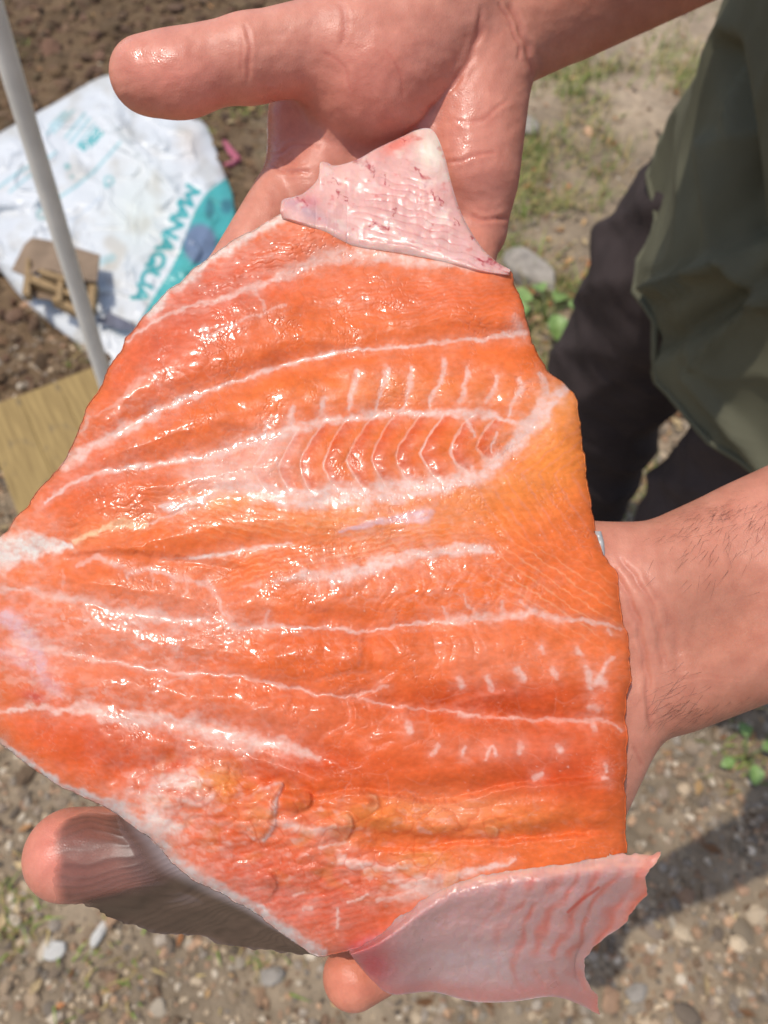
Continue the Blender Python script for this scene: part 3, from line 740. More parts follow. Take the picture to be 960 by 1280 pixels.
def skin_detail(V, F, creases, tints_and_shade, wet, base):
    nrm = vnorm(V, F); px, py = pxof(V)
    facing = (nrm * V).sum(1); sgn = -1 if np.median(facing[V[:, 2] < np.percentile(V[:, 2], 20)]) > 0 else 1
    nrm = nrm * 1.0
    front = (-(nrm * V).sum(1) / np.linalg.norm(V, axis=1)) * sgn
    fm = sst(0.0, 0.25, front)
    disp = np.zeros(len(V)); col = np.ones((len(V), 3)) * base
    px_w = px + 2.5 * noise(px / 22, py / 22, 61); py_w = py + 2.5 * noise(px / 22, py / 22, 62)
    for pts, wd, dep in creases:
        dd, _, _, arc = seg_dist(px_w, py_w, smooth_curve(pts, 24)); fade = sst(0, .12, arc) * sst(1, .88, arc) if wd < 6 else 1.0
        dep = dep * .5; g = np.exp(-(dd / (wd * (1.15 + .5 * noise(px / 18, py / 18, 73)))) ** 2) * fm * fade
        disp -= dep * g - 0.35 * dep * np.exp(-((dd - 2.4 * wd) / (1.4 * wd)) ** 2) * fm * fade
        col = col * (1 - 0.22 * g[:, None] * np.array([.5, 1, 1]))
    disp += 0.00025 * fbm(px / 30, py / 30, 3, 64) * fm
    for cx, cy, rx, ry, c, a in tints_and_shade:
        m = a * np.exp(-(((px - cx) / rx) ** 2 + ((py - cy) / ry) ** 2)); col = col + (np.asarray(c) - col) * m[:, None]
    col = col * (1 + np.stack([.08 * fbm(px / 26, py / 26, 4, 66), .13 * fbm(px / 26, py / 26, 4, 66), .14 * fbm(px / 26, py / 26, 4, 66)], 1) + 0.05 * noise(px / 4, py / 4, 67)[:, None]) * (1 + 0.05 * noise(px / 60, py / 60, 69))[:, None]
    r = 0.43 + .06 * fbm(px / 30, py / 30, 3, 75)
    for pts, wd in wet:
        dd = seg_dist(px, py, pts)[0]; r -= 0.27 * np.exp(-(dd / wd) ** 2) * sst(-.5, .4, fbm(px / 9, py / 9, 2, 70))
    return V + nrm * sgn * disp[:, None], col, np.clip(r, 0.14, 1)
SK = lin((212, 142, 118)); PINK = lin((214, 122, 102)); DARK = lin((168, 102, 76))
crR = [([(306, 25), (312, 60), (309, 105)], 2.2, 0.0007), ([(300, 35), (303, 70), (301, 100)], 1.6, 0.0004), ([(425, 0), (432, 30), (425, 60)], 3, 0.0005),
       ([(600, 0), (598, 45), (570, 100), (520, 160), (470, 200)], 3.2, 0.0012), ([(635, 0), (655, 45), (668, 100)], 3.0, 0.0013), ([(622, 0), (646, 50), (650, 80)], 2.0, 0.0006), ([(585, 268), (610, 275), (640, 270)], 2.6, 0.0011),
       ([(555, 205), (590, 196), (625, 190)], 2.0, 0.0005), ([(560, 150), (600, 150), (640, 120)], 2.4, 0.0004), ([(335, 205), (360, 216), (390, 214)], 2.2, 0.0008), ([(340, 195), (372, 180), (405, 185)], 1.8, 0.0005), ([(480, 60), (500, 90), (505, 130)], 2.0, 0.0003), ([(400, 60), (430, 85), (440, 120)], 2.0, 0.0003)]
VR2, CR, RR = skin_detail(VR, FR, crR, [(470, 110, 110, 90, PINK, .55), (210, 95, 90, 50, PINK, .5), (590, 230, 60, 110, PINK, .35), (360, 170, 40, 60, PINK, .4), (760, -60, 130, 130, DARK, .8)],
                          [([(165, 65), (195, 75)], 20), ([(560, 125), (575, 165), (560, 200)], 22), ([(340, 110), (335, 200)], 14), ([(350, 190), (370, 215)], 16), ([(565, 203), (600, 195)], 8)], SK)
crL = [([(757, 700), (792, 760), (806, 830), (815, 925)], 3.2, 0.0014), ([(770, 690), (815, 760), (830, 840)], 3.2, 0.0012), ([(800, 705), (840, 780), (850, 860)], 4.0, 0.0005), ([(790, 930), (805, 960)], 2.2, 0.0004),
       ([(840, 850), (880, 845), (930, 850)], 1.6, 0.0002)]
VL2, CL_, RL = skin_detail(VL, FL, crL, [(80, 1065, 70, 60, PINK, .7), (440, 1215, 60, 60, lin((214, 120, 88)), .7), (900, 900, 120, 60, DARK, .5), (850, 760, 60, 120, lin((186, 124, 98)), .5), (920, 780, 110, 130, lin((184, 116, 88)), .7)],  # DARK spot: shade of the forearm's underside put into the skin colour
                           [([(860, 800), (940, 775)], 34), ([(920, 750), (1000, 740)], 34), ([(840, 760), (850, 830)], 14), ([(85, 1050), (120, 1045)], 16)], SK)
# ---- the rest of the body (coarse), joined into the same mesh
SHR, SHL = np.array([.31, .69, 1.33]), np.array([.50, .37, 1.33]); HIP = np.array([.45, .60, .92]); FAC = np.array([-.86, -.51, 0]); RGT = np.array([-.51, .86, 0])
ELR = cam2world(np.array([[0.176, 0.32, 0.40]]))[0]; ELL = cam2world(np.array([[0.33, 0.045, 0.315]]))[0]
RLEG = [np.array([.40, .67, .90]), np.array([.345, .72, .70]), np.array([.325, .765, .48]), np.array([.34, .775, .09])]
LLEG = [np.array([.49, .50, .90]), np.array([.445, .505, .70]), np.array([.415, .52, .48]), np.array([.42, .53, .09])]
NK = (SHR + SHL) / 2
HD = NK + np.array([-.045, -.03, .25])
bv = Vol((-.05, .05, 0.0), (.75, 1.05, 1.80), 0.008)
bv.ball(HIP + [0, 0, .03], (.12, .165, .13), [FAC, RGT, [0, 0, 1]], .03)
bv.cone(HIP, NK - [0, 0, .12], .13, .13, .04)
bv.cone(SHR + (SHL - SHR) * .12, SHL + (SHR - SHL) * .12, .06, .06, .05)
bv.ball(NK + [0, 0, -.16], (.115, .165, .15), [FAC, RGT, [0, 0, 1]], .04)
bv.cone(NK + [0, 0, -.02], HD - [0, 0, .03], .058, .055, .02)
bv.ball(HD + FAC * .01 + [0, 0, .03], (.095, .075, .105), [FAC, RGT, [0, 0, 1]], .01)
bv.ball(HD + FAC * .03 - [0, 0, .045], (.07, .055, .065), [FAC, RGT, [0, 0, 1]], .02)
bv.cone(HD + FAC * .098 + [0, 0, .02], HD + FAC * .118 - [0, 0, .015], .008, .013, .01)
for s_ in (-1, 1): bv.ball(HD + RGT * s_ * .078 + [0, 0, .005], (.02, .010, .032), [FAC, RGT, [0, 0, 1]], .006)
bv.cone(HD + FAC * .088 + RGT * .02 - [0, 0, .05], HD + FAC * .088 - RGT * .02 - [0, 0, .05], .009, .009, .01)
for a, b in ((SHR, ELR), (SHL, ELL)): bv.cone(a, b, .055, .040, .02)
for lg in (RLEG, LLEG):
    for i, (r0, r1) in enumerate(((.085, .072), (.072, .055), (.055, .040))): bv.cone(lg[i], lg[i + 1], r0, r1, .02)
    bv.cone(lg[3], lg[3] + FAC * .13 - [0, 0, .05], .04, .032, .02)
VB, FB = bv.nets(2)
n0, n1 = len(VR2), len(VR2) + len(VL2)
bodyV = np.vstack([cam2world(VR2), cam2world(VL2), VB]); bodyC = np.vstack([CR, CL_, np.ones((len(VB), 3)) * DARK])
# orientation: camera axes (right, up, forward) are left handed, so those faces are flipped
body = mesh_np('body', bodyV, np.vstack([FR[:, ::-1], FL[:, ::-1] + n0, FB + n1]), M_SKIN, None, bodyC, attrs={'rgh': np.concatenate([RR, RL, np.full(len(VB), .5)])})
keep(body, person)
# ---- trousers
tv = Vol((.05, .25, 0.05), (.75, 1.05, 1.05), 0.008)
for lg in (RLEG, LLEG):
    for i, (r0, r1) in enumerate(((.104, .103), (.103, .088), (.088, .078))): tv.cone(lg[i], lg[i + 1], r0, r1, .02)
tv.ball(HIP, (.145, .19, .13), [FAC, RGT, [0, 0, 1]], .03)
VT, FT = tv.nets(2)
nT = vnorm(VT, FT); VT = VT + nT * (0.007 * fbm(VT[:, 2] * 14 + VT[:, 0] * 9, VT[:, 1] * 9 + VT[:, 2] * 6, 3, 81) + 0.008 * (1 - np.abs(noise(VT[:, 2] * 10 + VT[:, 1] * 12, VT[:, 0] * 8, 83))) ** 3)[:, None]
keep(mesh_np('trousers', VT, FT, M_TROUSER), person)
for lg in (RLEG, LLEG):
    ov = Vol(lg[3] - [.4, .4, .12], lg[3] + [.2, .2, .22], .007); a = lg[3]
    ov.cone(a + [0, 0, .16], a, .062, .052, .01); ov.cone(a - [0, 0, .04], a + FAC * .17 - [0, 0, .045], .05, .042, .02)
    V, F = ov.nets(1); V[:, 2] = np.maximum(V[:, 2], 0.004); keep(mesh_np('boot', V, F, M_BOOT), person)
# ---- jacket: a draped shell around the torso, open at the front slit
nth, nz = 260, 150
JC = np.array([.435, .575])
def jacket_shell(off):
    th = np.linspace(-math.pi, math.pi, nth)[None, :]; s = np.linspace(0, 1, nz)[:, None]
    hem = np.interp(np.degrees(th), [-180, -90, -60, 0, 14, 19, 23, 30, 60, 95, 130, 180], [.80, .745, .715, .712, .718, .768, .772, .780, .822, .866, .85, .80])
    z = 1.34 + (hem - 1.34) * s
    fa = 0.135 + 0.030 * s ** 1.5 + off; ra = 0.185 + 0.030 * s ** 1.6 + off
    shr = sst(0, .14, s) ** .6; fa = fa * (.45 + .55 * shr); ra = ra * (.55 + .45 * shr)
    fold = (0.005 * np.sin(th * 7 + 1.2 * np.sin(s * 4)) * s ** 2 + 0.006 * fbm(th * 2.2 + s * 1.5, s * 2.6 + th * .7, 3, 91) + 0.012 * (1 - np.abs(noise(th * 2.0 + s * 5, s * 3 - th * 1.3, 92))) ** 3 * s)
    ctr = JC + (np.array([.405, .53]) - JC) * (1 - s)[..., None]
    x = ctr[..., 0] + FAC[0] * np.cos(th) * (fa + fold) + RGT[0] * np.sin(th) * (ra + fold)
    y = ctr[..., 1] + FAC[1] * np.cos(th) * (fa + fold) + RGT[1] * np.sin(th) * (ra + fold)
    return np.stack([x, y, z + 0 * th], -1)
JO, JI = jacket_shell(0.0), jacket_shell(-0.004)
jq = JO - CAM; jd = jq @ FV; jx, jy = 480 + (jq @ RV) / np.maximum(jd, .05) * FPX, 640 - (jq @ UV) / np.maximum(jd, .05) * FPX
jn = np.stack([JO[..., 0] - JC[0], JO[..., 1] - JC[1], 0 * jd], -1); jn /= np.linalg.norm(jn, axis=-1, keepdims=True)
for pts, amp, wd in (([(818, 360), (880, 338), (940, 308)], .012, 8), ([(826, 430), (880, 400), (960, 350)], -.010, 14), ([(862, 470), (905, 520), (960, 590)], .008, 9), ([(905, 60), (925, 180), (938, 300)], -.014, 14), ([(890, 330), (900, 300), (890, 180)], .010, 12), ([(930, 330), (945, 360), (960, 372)], .014, 12), ([(868, 455), (905, 415), (960, 360)], .006, 5)):
    fa_ = amp * np.exp(-(seg_dist(jx, jy, smooth_curve(pts, 16))[0] / wd) ** 2) * (jd > .2)
    fa_ = fa_ * 1.5; JO = JO + jn * fa_[..., None]; JI = JI + jn * fa_[..., None]
JV = np.vstack([JO.reshape(-1, 3), JI.reshape(-1, 3)]); N_ = nth * nz
JF = [grid_faces(nth, nz), grid_faces(nth, nz, N_)[:, ::-1]]
hemr = np.arange(nth - 1) + (nz - 1) * nth; JF.append(np.stack([hemr, hemr + N_, hemr + 1 + N_, hemr + 1], 1))
for colm in (0, nth - 1):
    r_ = np.arange(nz - 1) * nth + colm; JF.append(np.stack([r_, r_ + nth, r_ + nth + N_, r_ + N_], 1))
jacket = keep(mesh_np('jacket', JV, np.vstack(JF), M_JACKET), person)
for s_, (a, b) in ((1, (SHR, ELR)), (-1, (SHL, ELL))):
    pts = [a + (b - a) * t for t in np.linspace(-.08, .93, 14)]
    V, F = tube_np(pts, [.072 - .012 * t + .004 * math.sin(t * 23) for t in np.linspace(0, 1, 14)], 24)
    keep(mesh_py('sleeve', V, F, M_JACKET), person)
    V, F = tube_np([a + (b - a) * t for t in (.84, .87, .93, .96)], [.063, .067, .067, .063], 24)
    keep(mesh_py('sleeve_cuff', V, F, M_JACKET), person)
# hem band
hp = JO[-1][::3] + np.array([0, 0, .004]); V, F = tube_np(hp, .0035, 6); keep(mesh_py('hem', V, F, M_JACKET), jacket)
hv = Vol(HD - .16, HD + .18, .006); hv.ball(HD - FAC * .018 + [0, 0, .05], (.10, .084, .098), [FAC, RGT, [0, 0, 1]], 0); V, F = hv.nets(1)
keep(mesh_np('hair', V, F, M_HAIR), person)
# ---- hairs on the forearms
def arm_hairs(regions, Vc, F, n, flip):
    nr = -vnorm(Vc, F) * 1.0; px, py = pxof(Vc); W = cam2world(Vc); sel = np.zeros(len(Vc))
    for cx, cy, rx, ry, a in regions: sel += a * np.exp(-(((px - cx) / rx) ** 2 + ((py - cy) / ry) ** 2))
    idx = RNG.choice(len(Vc), n, p=sel / sel.sum()); V, Fq = [], []
    NW = nr[:, :1] * RV + nr[:, 1:2] * UV + nr[:, 2:] * FV
    for i in idx:
        out = NW[i]; c0 = W[i]
        if np.dot(out, c0 - flip) < 0: out = -out
        t = np.array([-.75, -.75, .1]) + RNG.normal(0, .26, 3); t -= out * (t @ out); t /= np.linalg.norm(t)
        L = RNG.uniform(.004, .0085); sdv = np.cross(out, t); b = []
        for q, wv in ((0, 1), (.35, .8), (.7, .5), (1, .08)):
            c = c0 + t * L * q + out * (L * .42 * (q - .55 * q * q)); b += [c - sdv * .000028 * wv, c + sdv * .000028 * wv]
        o = len(V); V += b; Fq += [(o, o + 1, o + 3, o + 2), (o + 2, o + 3, o + 5, o + 4), (o + 4, o + 5, o + 7, o + 6)]
    return np.array(V), np.array(Fq)
ctrL = (cam2world(np.array([camco(822, 788, .2625)]))[0] + ELL) / 2
V, F = arm_hairs([(850, 880, 28, 35, 1), (905, 650, 60, 22, .9), (930, 890, 60, 14, .8), (880, 690, 60, 40, .15)], VL2, FL, 1100, ctrL)
hh = keep(mesh_np('arm_hair', V, F, M_HAIR), person); hh['kind'] = 'stuff'

# ================================================================== FISH FILLET
fish = thing('fish_fillet', 'raw orange trout fillet spread open flat across both hands', 'fish', tuple(P(430, 680, 0.25)))
top = [(352, 268), (380, 276), (405, 288), (430, 302), (450, 309), (500, 317), (560, 328), (600, 334), (636, 338)]
right = [(636, 338), (650, 375), (660, 412), (671, 440), (686, 466), (704, 481), (718, 494), (724, 522), (728, 560), (735, 610), (745, 665), (757, 697), (770, 716), (777, 770), (785, 800), (788, 850), (781, 893), (783, 925), (782, 980), (781, 1040), (783, 1066)]
bottom = [(0, 928), (40, 958), (80, 985), (120, 1002), (165, 1030), (200, 1062), (235, 1095), (280, 1118), (320, 1142), (355, 1168), (385, 1190), (404, 1195), (440, 1186), (475, 1172), (500, 1155), (530, 1128), (580, 1102), (640, 1090), (720, 1078), (783, 1066)]
left = [(352, 268), (325, 284), (300, 297), (262, 322), (240, 341), (212, 362), (190, 385), (165, 415), (145, 447), (122, 490), (105, 520), (94, 548), (84, 572), (68, 590), (40, 625), (15, 655), (-4, 680), (-14, 710), (-18, 760), (-18, 830), (-12, 890), (0, 928)]
NU, NV = 640, 740
fg = coons(top, right, bottom, left, NU, NV); X, Y = fg[..., 0].copy(), fg[..., 1].copy()
# uneven cut rim
eL = seg_dist(X, Y, smooth_curve(left, 90))[0]; eR = seg_dist(X, Y, smooth_curve(right, 90))[0]; eB = seg_dist(X, Y, smooth_curve(bottom, 90))[0]; eT = seg_dist(X, Y, smooth_curve(top, 50))[0]
e = np.minimum(np.minimum(eL, eR), eB)
rw = np.exp(-e / 9); X += rw * 2.6 * fbm(X / 26, Y / 26, 3, 101); Y += rw * 2.2 * fbm(X / 26, Y / 26, 3, 103)
# wobbling coordinates for ragged fat edges
XW = X + 3.2 * noise(X / 16, Y / 16, 104) + 1.5 * noise(X / 5.5, Y / 5.5, 105); YW = Y + 3.2 * noise(X / 16, Y / 16, 106) + 1.5 * noise(X / 5.5, Y / 5.5, 107)
H = np.zeros(X.shape)                                    # mm towards the viewer
H -= 8.0 * (1 - np.sqrt(1 - (1 - np.clip(eL / 42, 0, 1)) ** 2 * .98)) + 5.5 * (1 - np.sqrt(1 - (1 - np.clip(eR / 34, 0, 1)) ** 2 * .98)) + 5.0 * sst(480, 395, X) * (1 - np.sqrt(1 - (1 - np.clip(eB / 30, 0, 1)) ** 2 * .98))
H += 1.6 * fbm(X / 170, Y / 90, 2, 110)
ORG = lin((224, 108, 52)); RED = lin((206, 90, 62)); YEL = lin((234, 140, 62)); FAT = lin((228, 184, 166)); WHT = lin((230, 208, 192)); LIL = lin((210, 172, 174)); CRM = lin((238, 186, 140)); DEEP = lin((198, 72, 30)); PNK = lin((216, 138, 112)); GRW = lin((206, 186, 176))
C = ORG * np.ones(X.shape + (1,))
def blob(cx, cy, rx, ry, col, a, rot=0.0):
    global C
    c, s = math.cos(rot), math.sin(rot); dx, dy = X - cx, Y - cy
    m = a * np.exp(-(((dx * c + dy * s) / rx) ** 2 + ((-dx * s + dy * c) / ry) ** 2)); C = C + (col - C) * m[..., None]
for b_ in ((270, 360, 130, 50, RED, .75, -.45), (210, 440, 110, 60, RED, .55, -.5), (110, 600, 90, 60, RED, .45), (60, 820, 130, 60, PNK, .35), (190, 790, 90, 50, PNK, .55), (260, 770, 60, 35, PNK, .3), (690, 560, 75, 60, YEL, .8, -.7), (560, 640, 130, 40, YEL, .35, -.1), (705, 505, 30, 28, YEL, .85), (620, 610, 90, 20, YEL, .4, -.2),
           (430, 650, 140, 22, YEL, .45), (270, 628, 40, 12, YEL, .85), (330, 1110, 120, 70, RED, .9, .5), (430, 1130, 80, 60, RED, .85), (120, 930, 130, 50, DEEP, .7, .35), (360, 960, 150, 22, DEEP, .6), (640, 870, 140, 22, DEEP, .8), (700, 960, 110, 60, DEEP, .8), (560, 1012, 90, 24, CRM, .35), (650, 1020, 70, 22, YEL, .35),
           (450, 930, 330, 95, DEEP, .42, .08), (480, 1020, 60, 18, YEL, .5), (530, 1075, 36, 14, YEL, .7), (280, 975, 24, 18, YEL, .8), (420, 800, 120, 40, DEEP, .25), (380, 900, 90, 30, PNK, .15), (620, 820, 90, 30, PNK, .25), (640, 930, 100, 24, PNK, .22), (520, 370, 150, 28, RED, .3), (490, 490, 200, 22, YEL, .2), (520, 570, 110, 25, DEEP, .25)):  # widest DEEP blob puts shade on the lower half into the flesh colour
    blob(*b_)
FATM = np.zeros(X.shape)
def fat(pts, wid, a, col=FAT, dh=0.0, soft=.55, rag=1.0, hw=1.6):
    """a fat or tendon line: width profile, opacity, colour, relief in mm"""
    global C, H, FATM
    p = np.asarray(pts, float); wid = np.asarray(wid, float) if hasattr(wid, '__len__') else np.full(len(p), float(wid)); mw = wid.max() * 3 + 14
    n_ = max(8, 4 * len(p)); q = smooth_curve(np.column_stack([p, wid]), n_)
    bb = (X > p[:, 0].min() - mw) & (X < p[:, 0].max() + mw) & (Y > p[:, 1].min() - mw) & (Y < p[:, 1].max() + mw)
    xx = X[bb] + rag * (XW[bb] - X[bb]); yy = Y[bb] + rag * (YW[bb] - Y[bb])
    dd, ww, _, _ = seg_dist(xx, yy, q[:, :2], q[:, 2]); ww = ww * (1 + .55 * noise(X[bb] / 24, Y[bb] / 24, 124) + .25 * noise(X[bb] / 8, Y[bb] / 8, 125)); hwid = np.maximum(ww, .6) / 2 + .3
    tex = 1 - .30 * np.clip(fbm(X[bb] / 7, Y[bb] / 7, 3, 120) + .15, 0, 1)
    brk = .62 + .38 * sst(-.5, .35, fbm(X[bb] / 15, Y[bb] / 9, 3, 121)); m = a * (.92 * sst(hwid * (1 + soft) * .86 + .8, hwid * (1 - soft) * .55, dd) * tex * brk + .24 * np.exp(-(dd / (hwid * 2.6 + 4)) ** 2) * (.5 + .5 * sst(-.4, .4, fbm(X[bb] / 12, Y[bb] / 8, 2, 122))))
    C[bb] = C[bb] + (col - C[bb]) * m[:, None]; FATM[bb] = np.maximum(FATM[bb], m)
    if dh: H[bb] += .38 * dh * np.exp(-(dd / (hwid * hw + 1.5)) ** 2)
def lines(field, gap, mask, a, col, dh, wv=.10, jit=.25):
    """repeated thin sheets between muscle flakes along the level lines of a field"""
    global C, H
    f = field / gap + jit * noise(X / 60, Y / 60, 130); t = np.abs(f - np.round(f)); m = sst(wv * 1.6, wv * .2, t) * mask * (0.55 + .45 * sst(-.5, .4, noise(X / 18, Y / 18, 131)))
    C = C + (col - C) * (a * m)[..., None]; H = H + .6 * dh * mask * (1 - (2 * t) ** 2 - .66) - .2 * abs(dh) * m
def reg(cx, cy, rx, ry, rot=0.0, p=2):
    c, s = math.cos(rot), math.sin(rot); dx, dy = X - cx, Y - cy
    return np.exp(-(((np.abs(dx * c + dy * s) / rx) ** p) + ((np.abs(-dx * s + dy * c) / ry) ** p)))
# muscle flake lines
lines(X - .62 * np.clip(YW - 592, 0, None) - 1.25 * np.clip(592 - YW, 0, None), 21, reg(680, 610, 95, 80, 0, 4), .36, PNK, .35)
lines(YW - .66 * X, 15, reg(690, 735, 90, 45, .5, 3), .32, CRM, .30)
lines(YW + .22 * X - .0003 * (X - 450) ** 2, 7.5, reg(420, 690, 170, 24, -.2, 3), .34, CRM, .16, .16)
lines(YW - .22 * X + .0006 * (X - 300) ** 2, 9, reg(330, 650, 130, 24, .05, 3), .30, CRM, .18, .16)
lines(YW + .30 * X, 9, reg(360, 1115, 110, 60, .3, 3), .30, PNK, .40, .2)
lines(YW + .08 * X, 8, reg(300, 335, 110, 40, -.5, 3), .28, PNK, .28, .18)
lines(YW + .12 * X + 8 * noise(X / 50, Y / 50, 133), 6.5, reg(540, 375, 140, 38, .08, 4), .22, PNK, .16, .2)
lines(X * .35 + YW + 10 * noise(X / 30, Y / 30, 134), 11, reg(160, 640, 110, 40, -.2, 3), .2, PNK, .3)
lines(X + .5 * YW + 14 * noise(X / 30, Y / 30, 135), 24, reg(560, 740, 140, 36, 0, 4), .22, PNK, .35)
lines(X - .3 * YW + 12 * noise(X / 30, Y / 30, 136), 30, reg(560, 815, 180, 30, 0, 4), .14, PNK, .3)
# upper herringbone: dashes above the line, chevrons below it
F5 = [(660, 531), (647, 530), (610, 519), (572, 516), (528, 517), (501, 515), (466, 519), (430, 524), (397, 529), (362, 539), (329, 549), (300, 557), (262, 571), (230, 574), (184, 582), (146, 587), (114, 595), (89, 606), (54, 627)]
F6 = [(708, 484), (690, 503), (672, 524), (657, 540), (640, 559), (617, 580), (596, 596), (558, 606), (523, 610), (500, 613), (470, 617), (402, 622), (362, 622), (329, 617), (294, 615), (267, 618), (244, 627), (217, 633), (200, 634)]
f5 = np.array(F5)[::-1]; f6 = np.array(F6)[::-1]
y5 = np.interp(X, f5[:, 0], f5[:, 1]); y6 = np.interp(X, f6[:, 0], f6[:, 1]); tt5 = (Y + .4 * (YW - Y) - y5) / np.maximum(y6 - y5, 8)
cm_ = sst(-.02, .10, tt5) * sst(.98, .82, tt5) * sst(265, 345, X) * sst(652, 628, X)
off = -27 * (1 - (np.abs(np.clip(tt5, 0, 1) - .54) / .54) ** 1.35) * np.clip((y6 - y5) / 86, .3, 1.1)
fc = (X + .5 * (XW - X) - off) / 31.0 + .16 * noise(X / 50, Y / 120, 115); fr = fc - np.floor(fc); edge_ = np.minimum(fr, 1 - fr)
vary = .55 + .45 * noise(np.floor(fc + .5) * 3.7, tt5 * 2.2, 116)
C = C + (DEEP - C) * (.60 * cm_ * sst(.62, .12, fr) * sst(.03, .10, fr))[..., None]; C = C + (lin((232, 124, 58)) - C) * (.45 * cm_ * sst(.5, .92, fr))[..., None]
C = C + (FAT - C) * (np.clip(.80 * vary, .2, .9) * cm_ * sst(.085, .02, edge_))[..., None]; H += cm_ * (.55 * np.sin(math.pi * fr) ** .8 - .3)
tl = cm_ * sst(.62, .9, tt5) * sst(.26, .05, np.abs(fr - .98) * (fr > .5) + fr * (fr <= .5)); C = C + (FAT - C) * (.55 * tl)[..., None]
for q, wv in (([(447, 467), (441, 488), (435, 512)], [9, 8, 4]), ([(485, 460), (477, 487), (471, 508), (466, 517)], [9, 9, 3, 6]), ([(514, 460), (512, 484), (505, 506), (501, 514)], [3, 6, 2, 6]), ([(555, 450), (553, 473), (540, 494), (536, 510)], [9, 5, 7, 3]), ([(584, 460), (582, 476), (576, 500)], [6, 8, 6]),
              ([(620, 471), (619, 484), (610, 499)], [5, 9, 6]), ([(649, 472), (651, 487), (640, 506), (637, 520)], [4, 8, 4, 3]), ([(405, 497), (401, 520)], [6, 4]), ([(366, 508), (364, 530)], [6, 6]), ([(333, 530), (331, 545)], [6, 6]), ([(675, 466), (684, 486), (675, 506), (662, 528)], [4, 10, 14, 8]), ([(583, 522), (589, 533), (593, 546)], [8, 5, 2]), ([(622, 540), (616, 556), (614, 566)], [4, 3, 2]), ([(590, 585), (595, 595)], [5, 9])):
    fat(q, wv, .8, FAT, -.35, .5, .8)
for xm in (460, 494, 528, 566, 601, 634): fat([(xm, 478), (xm - 6, 500)], 16, .12, YEL, .45, .9, .4)
fat(F5, [5, 6, 11, 11, 10, 9, 9, 9, 12, 13, 15, 13, 10, 8, 7, 8, 6, 4, 3], .92, FAT, -.5)
blob(325, 568, 36, 24, FAT, .50, -.3); blob(268, 590, 34, 22, FAT, .50); blob(300, 596, 60, 14, FAT, .5, .05); blob(360, 560, 24, 18, FAT, .25)
fat(F6, [14, 19, 21, 20, 19, 18, 20, 26, 30, 32, 33, 33, 31, 28, 25, 20, 18, 15, 6], 1.0, FAT, 1.1, .35, .8, 1.1)
blob(290, 622, 34, 8, YEL, .55, .05)
# remaining fat lines
fat([(352, 266), (335, 279), (315, 291), (300, 299), (280, 313), (262, 324), (240, 342), (212, 362), (196, 380), (186, 394)], [22, 18, 16, 15, 15, 15, 15, 15, 15, 8], .92, WHT, .5, .5)
fat([(632, 338), (590, 334), (523, 328), (457, 318), (420, 320), (407, 321), (370, 337), (343, 348), (315, 359), (288, 370), (248, 381), (212, 392), (180, 408), (158, 428)], [10, 11, 14, 24, 24, 22, 16, 9, 8, 7, 5, 4, 3, 2], .82, FAT, .3)
fat([(318, 361), (326, 374), (333, 388)], [6, 4, 3], .6, FAT); fat([(356, 382), (330, 392), (300, 402), (275, 412), (258, 420)], [3, 3, 3, 3, 6], .5, FAT, -.2); fat([(254, 406), (260, 420)], 5, .5, FAT)
fat([(655, 417), (625, 420), (600, 424), (570, 425), (545, 428), (520, 432), (495, 433), (470, 436), (436, 438), (408, 443), (380, 451), (343, 460), (310, 472), (275, 484), (234, 497), (217, 504), (190, 518), (163, 534), (130, 550), (103, 566), (80, 581)], [7, 5, 4, 4, 5, 4, 4, 3, 4, 6, 4, 5, 4, 5, 9, 10, 11, 11, 12, 15, 15], .9, FAT, -.5)
fat([(644, 396), (651, 410)], 9, .6, FAT, .5)
fat([(112, 523), (100, 540)], [6, 3], .6, FAT); fat([(176, 472), (150, 500), (120, 520)], [8, 4, 2], .35, FAT); fat([(186, 462), (200, 480)], [10, 4], .3, FAT)
fat([(92, 678), (119, 664), (149, 655), (173, 656), (184, 655)], [5, 9, 11, 10, 4], .85, CRM, .9, .35); fat([(184, 655), (200, 648), (220, 642), (248, 634)], [2, 2, 3, 4], .6, FAT, -.4)
fat([(-25, 690), (0, 690), (30, 686), (62, 682), (88, 683)], [52, 50, 44, 30, 6], 1.0, WHT, 1.2, .35); blob(-8, 692, 22, 14, GRW, .6)
fat([(424, 664), (457, 656), (490, 649), (520, 645), (538, 642)], [2, 8, 13, 16, 14], .75, LIL, .3, .3, .4)
fat([(238, 698), (275, 693), (300, 689)], [3, 5, 3], .8, WHT, -.3); fat([(300, 690), (321, 686), (345, 682), (365, 679)], [3, 5, 4, 1], .75, FAT, -.2); fat([(200, 700), (240, 697)], [1, 2], .4, FAT)
fat([(616, 689), (596, 685), (558, 688), (529, 693), (507, 696), (467, 709), (440, 716), (418, 720), (380, 719), (362, 722)], [5, 14, 17, 18, 18, 22, 20, 18, 13, 5], 1.0, FAT, .8, .45, 1, 1.1)
fat([(360, 722), (345, 727)], [8, 6], .6, FAT); fat([(326, 728), (304, 735)], [6, 3], .5, FAT)
fat([(415, 722), (416, 736)], [12, 5], .7, FAT); fat([(398, 733), (399, 745)], [6, 4], .4, FAT)
fat([(98, 707), (117, 698), (135, 701), (156, 710)], [4, 7, 6, 4], .65, FAT); fat([(158, 724), (162, 715), (190, 713), (217, 720), (244, 727), (256, 727), (266, 735), (273, 748), (280, 770)], [3, 6, 7, 8, 8, 7, 6, 5, 3], .7, FAT, -.4)
for q in ([(190, 716), (191, 735)], [(236, 728), (230, 748)], [(215, 722), (214, 738)], [(80, 712), (78, 735)]): fat(q, [5, 2], .35, FAT, -.3)
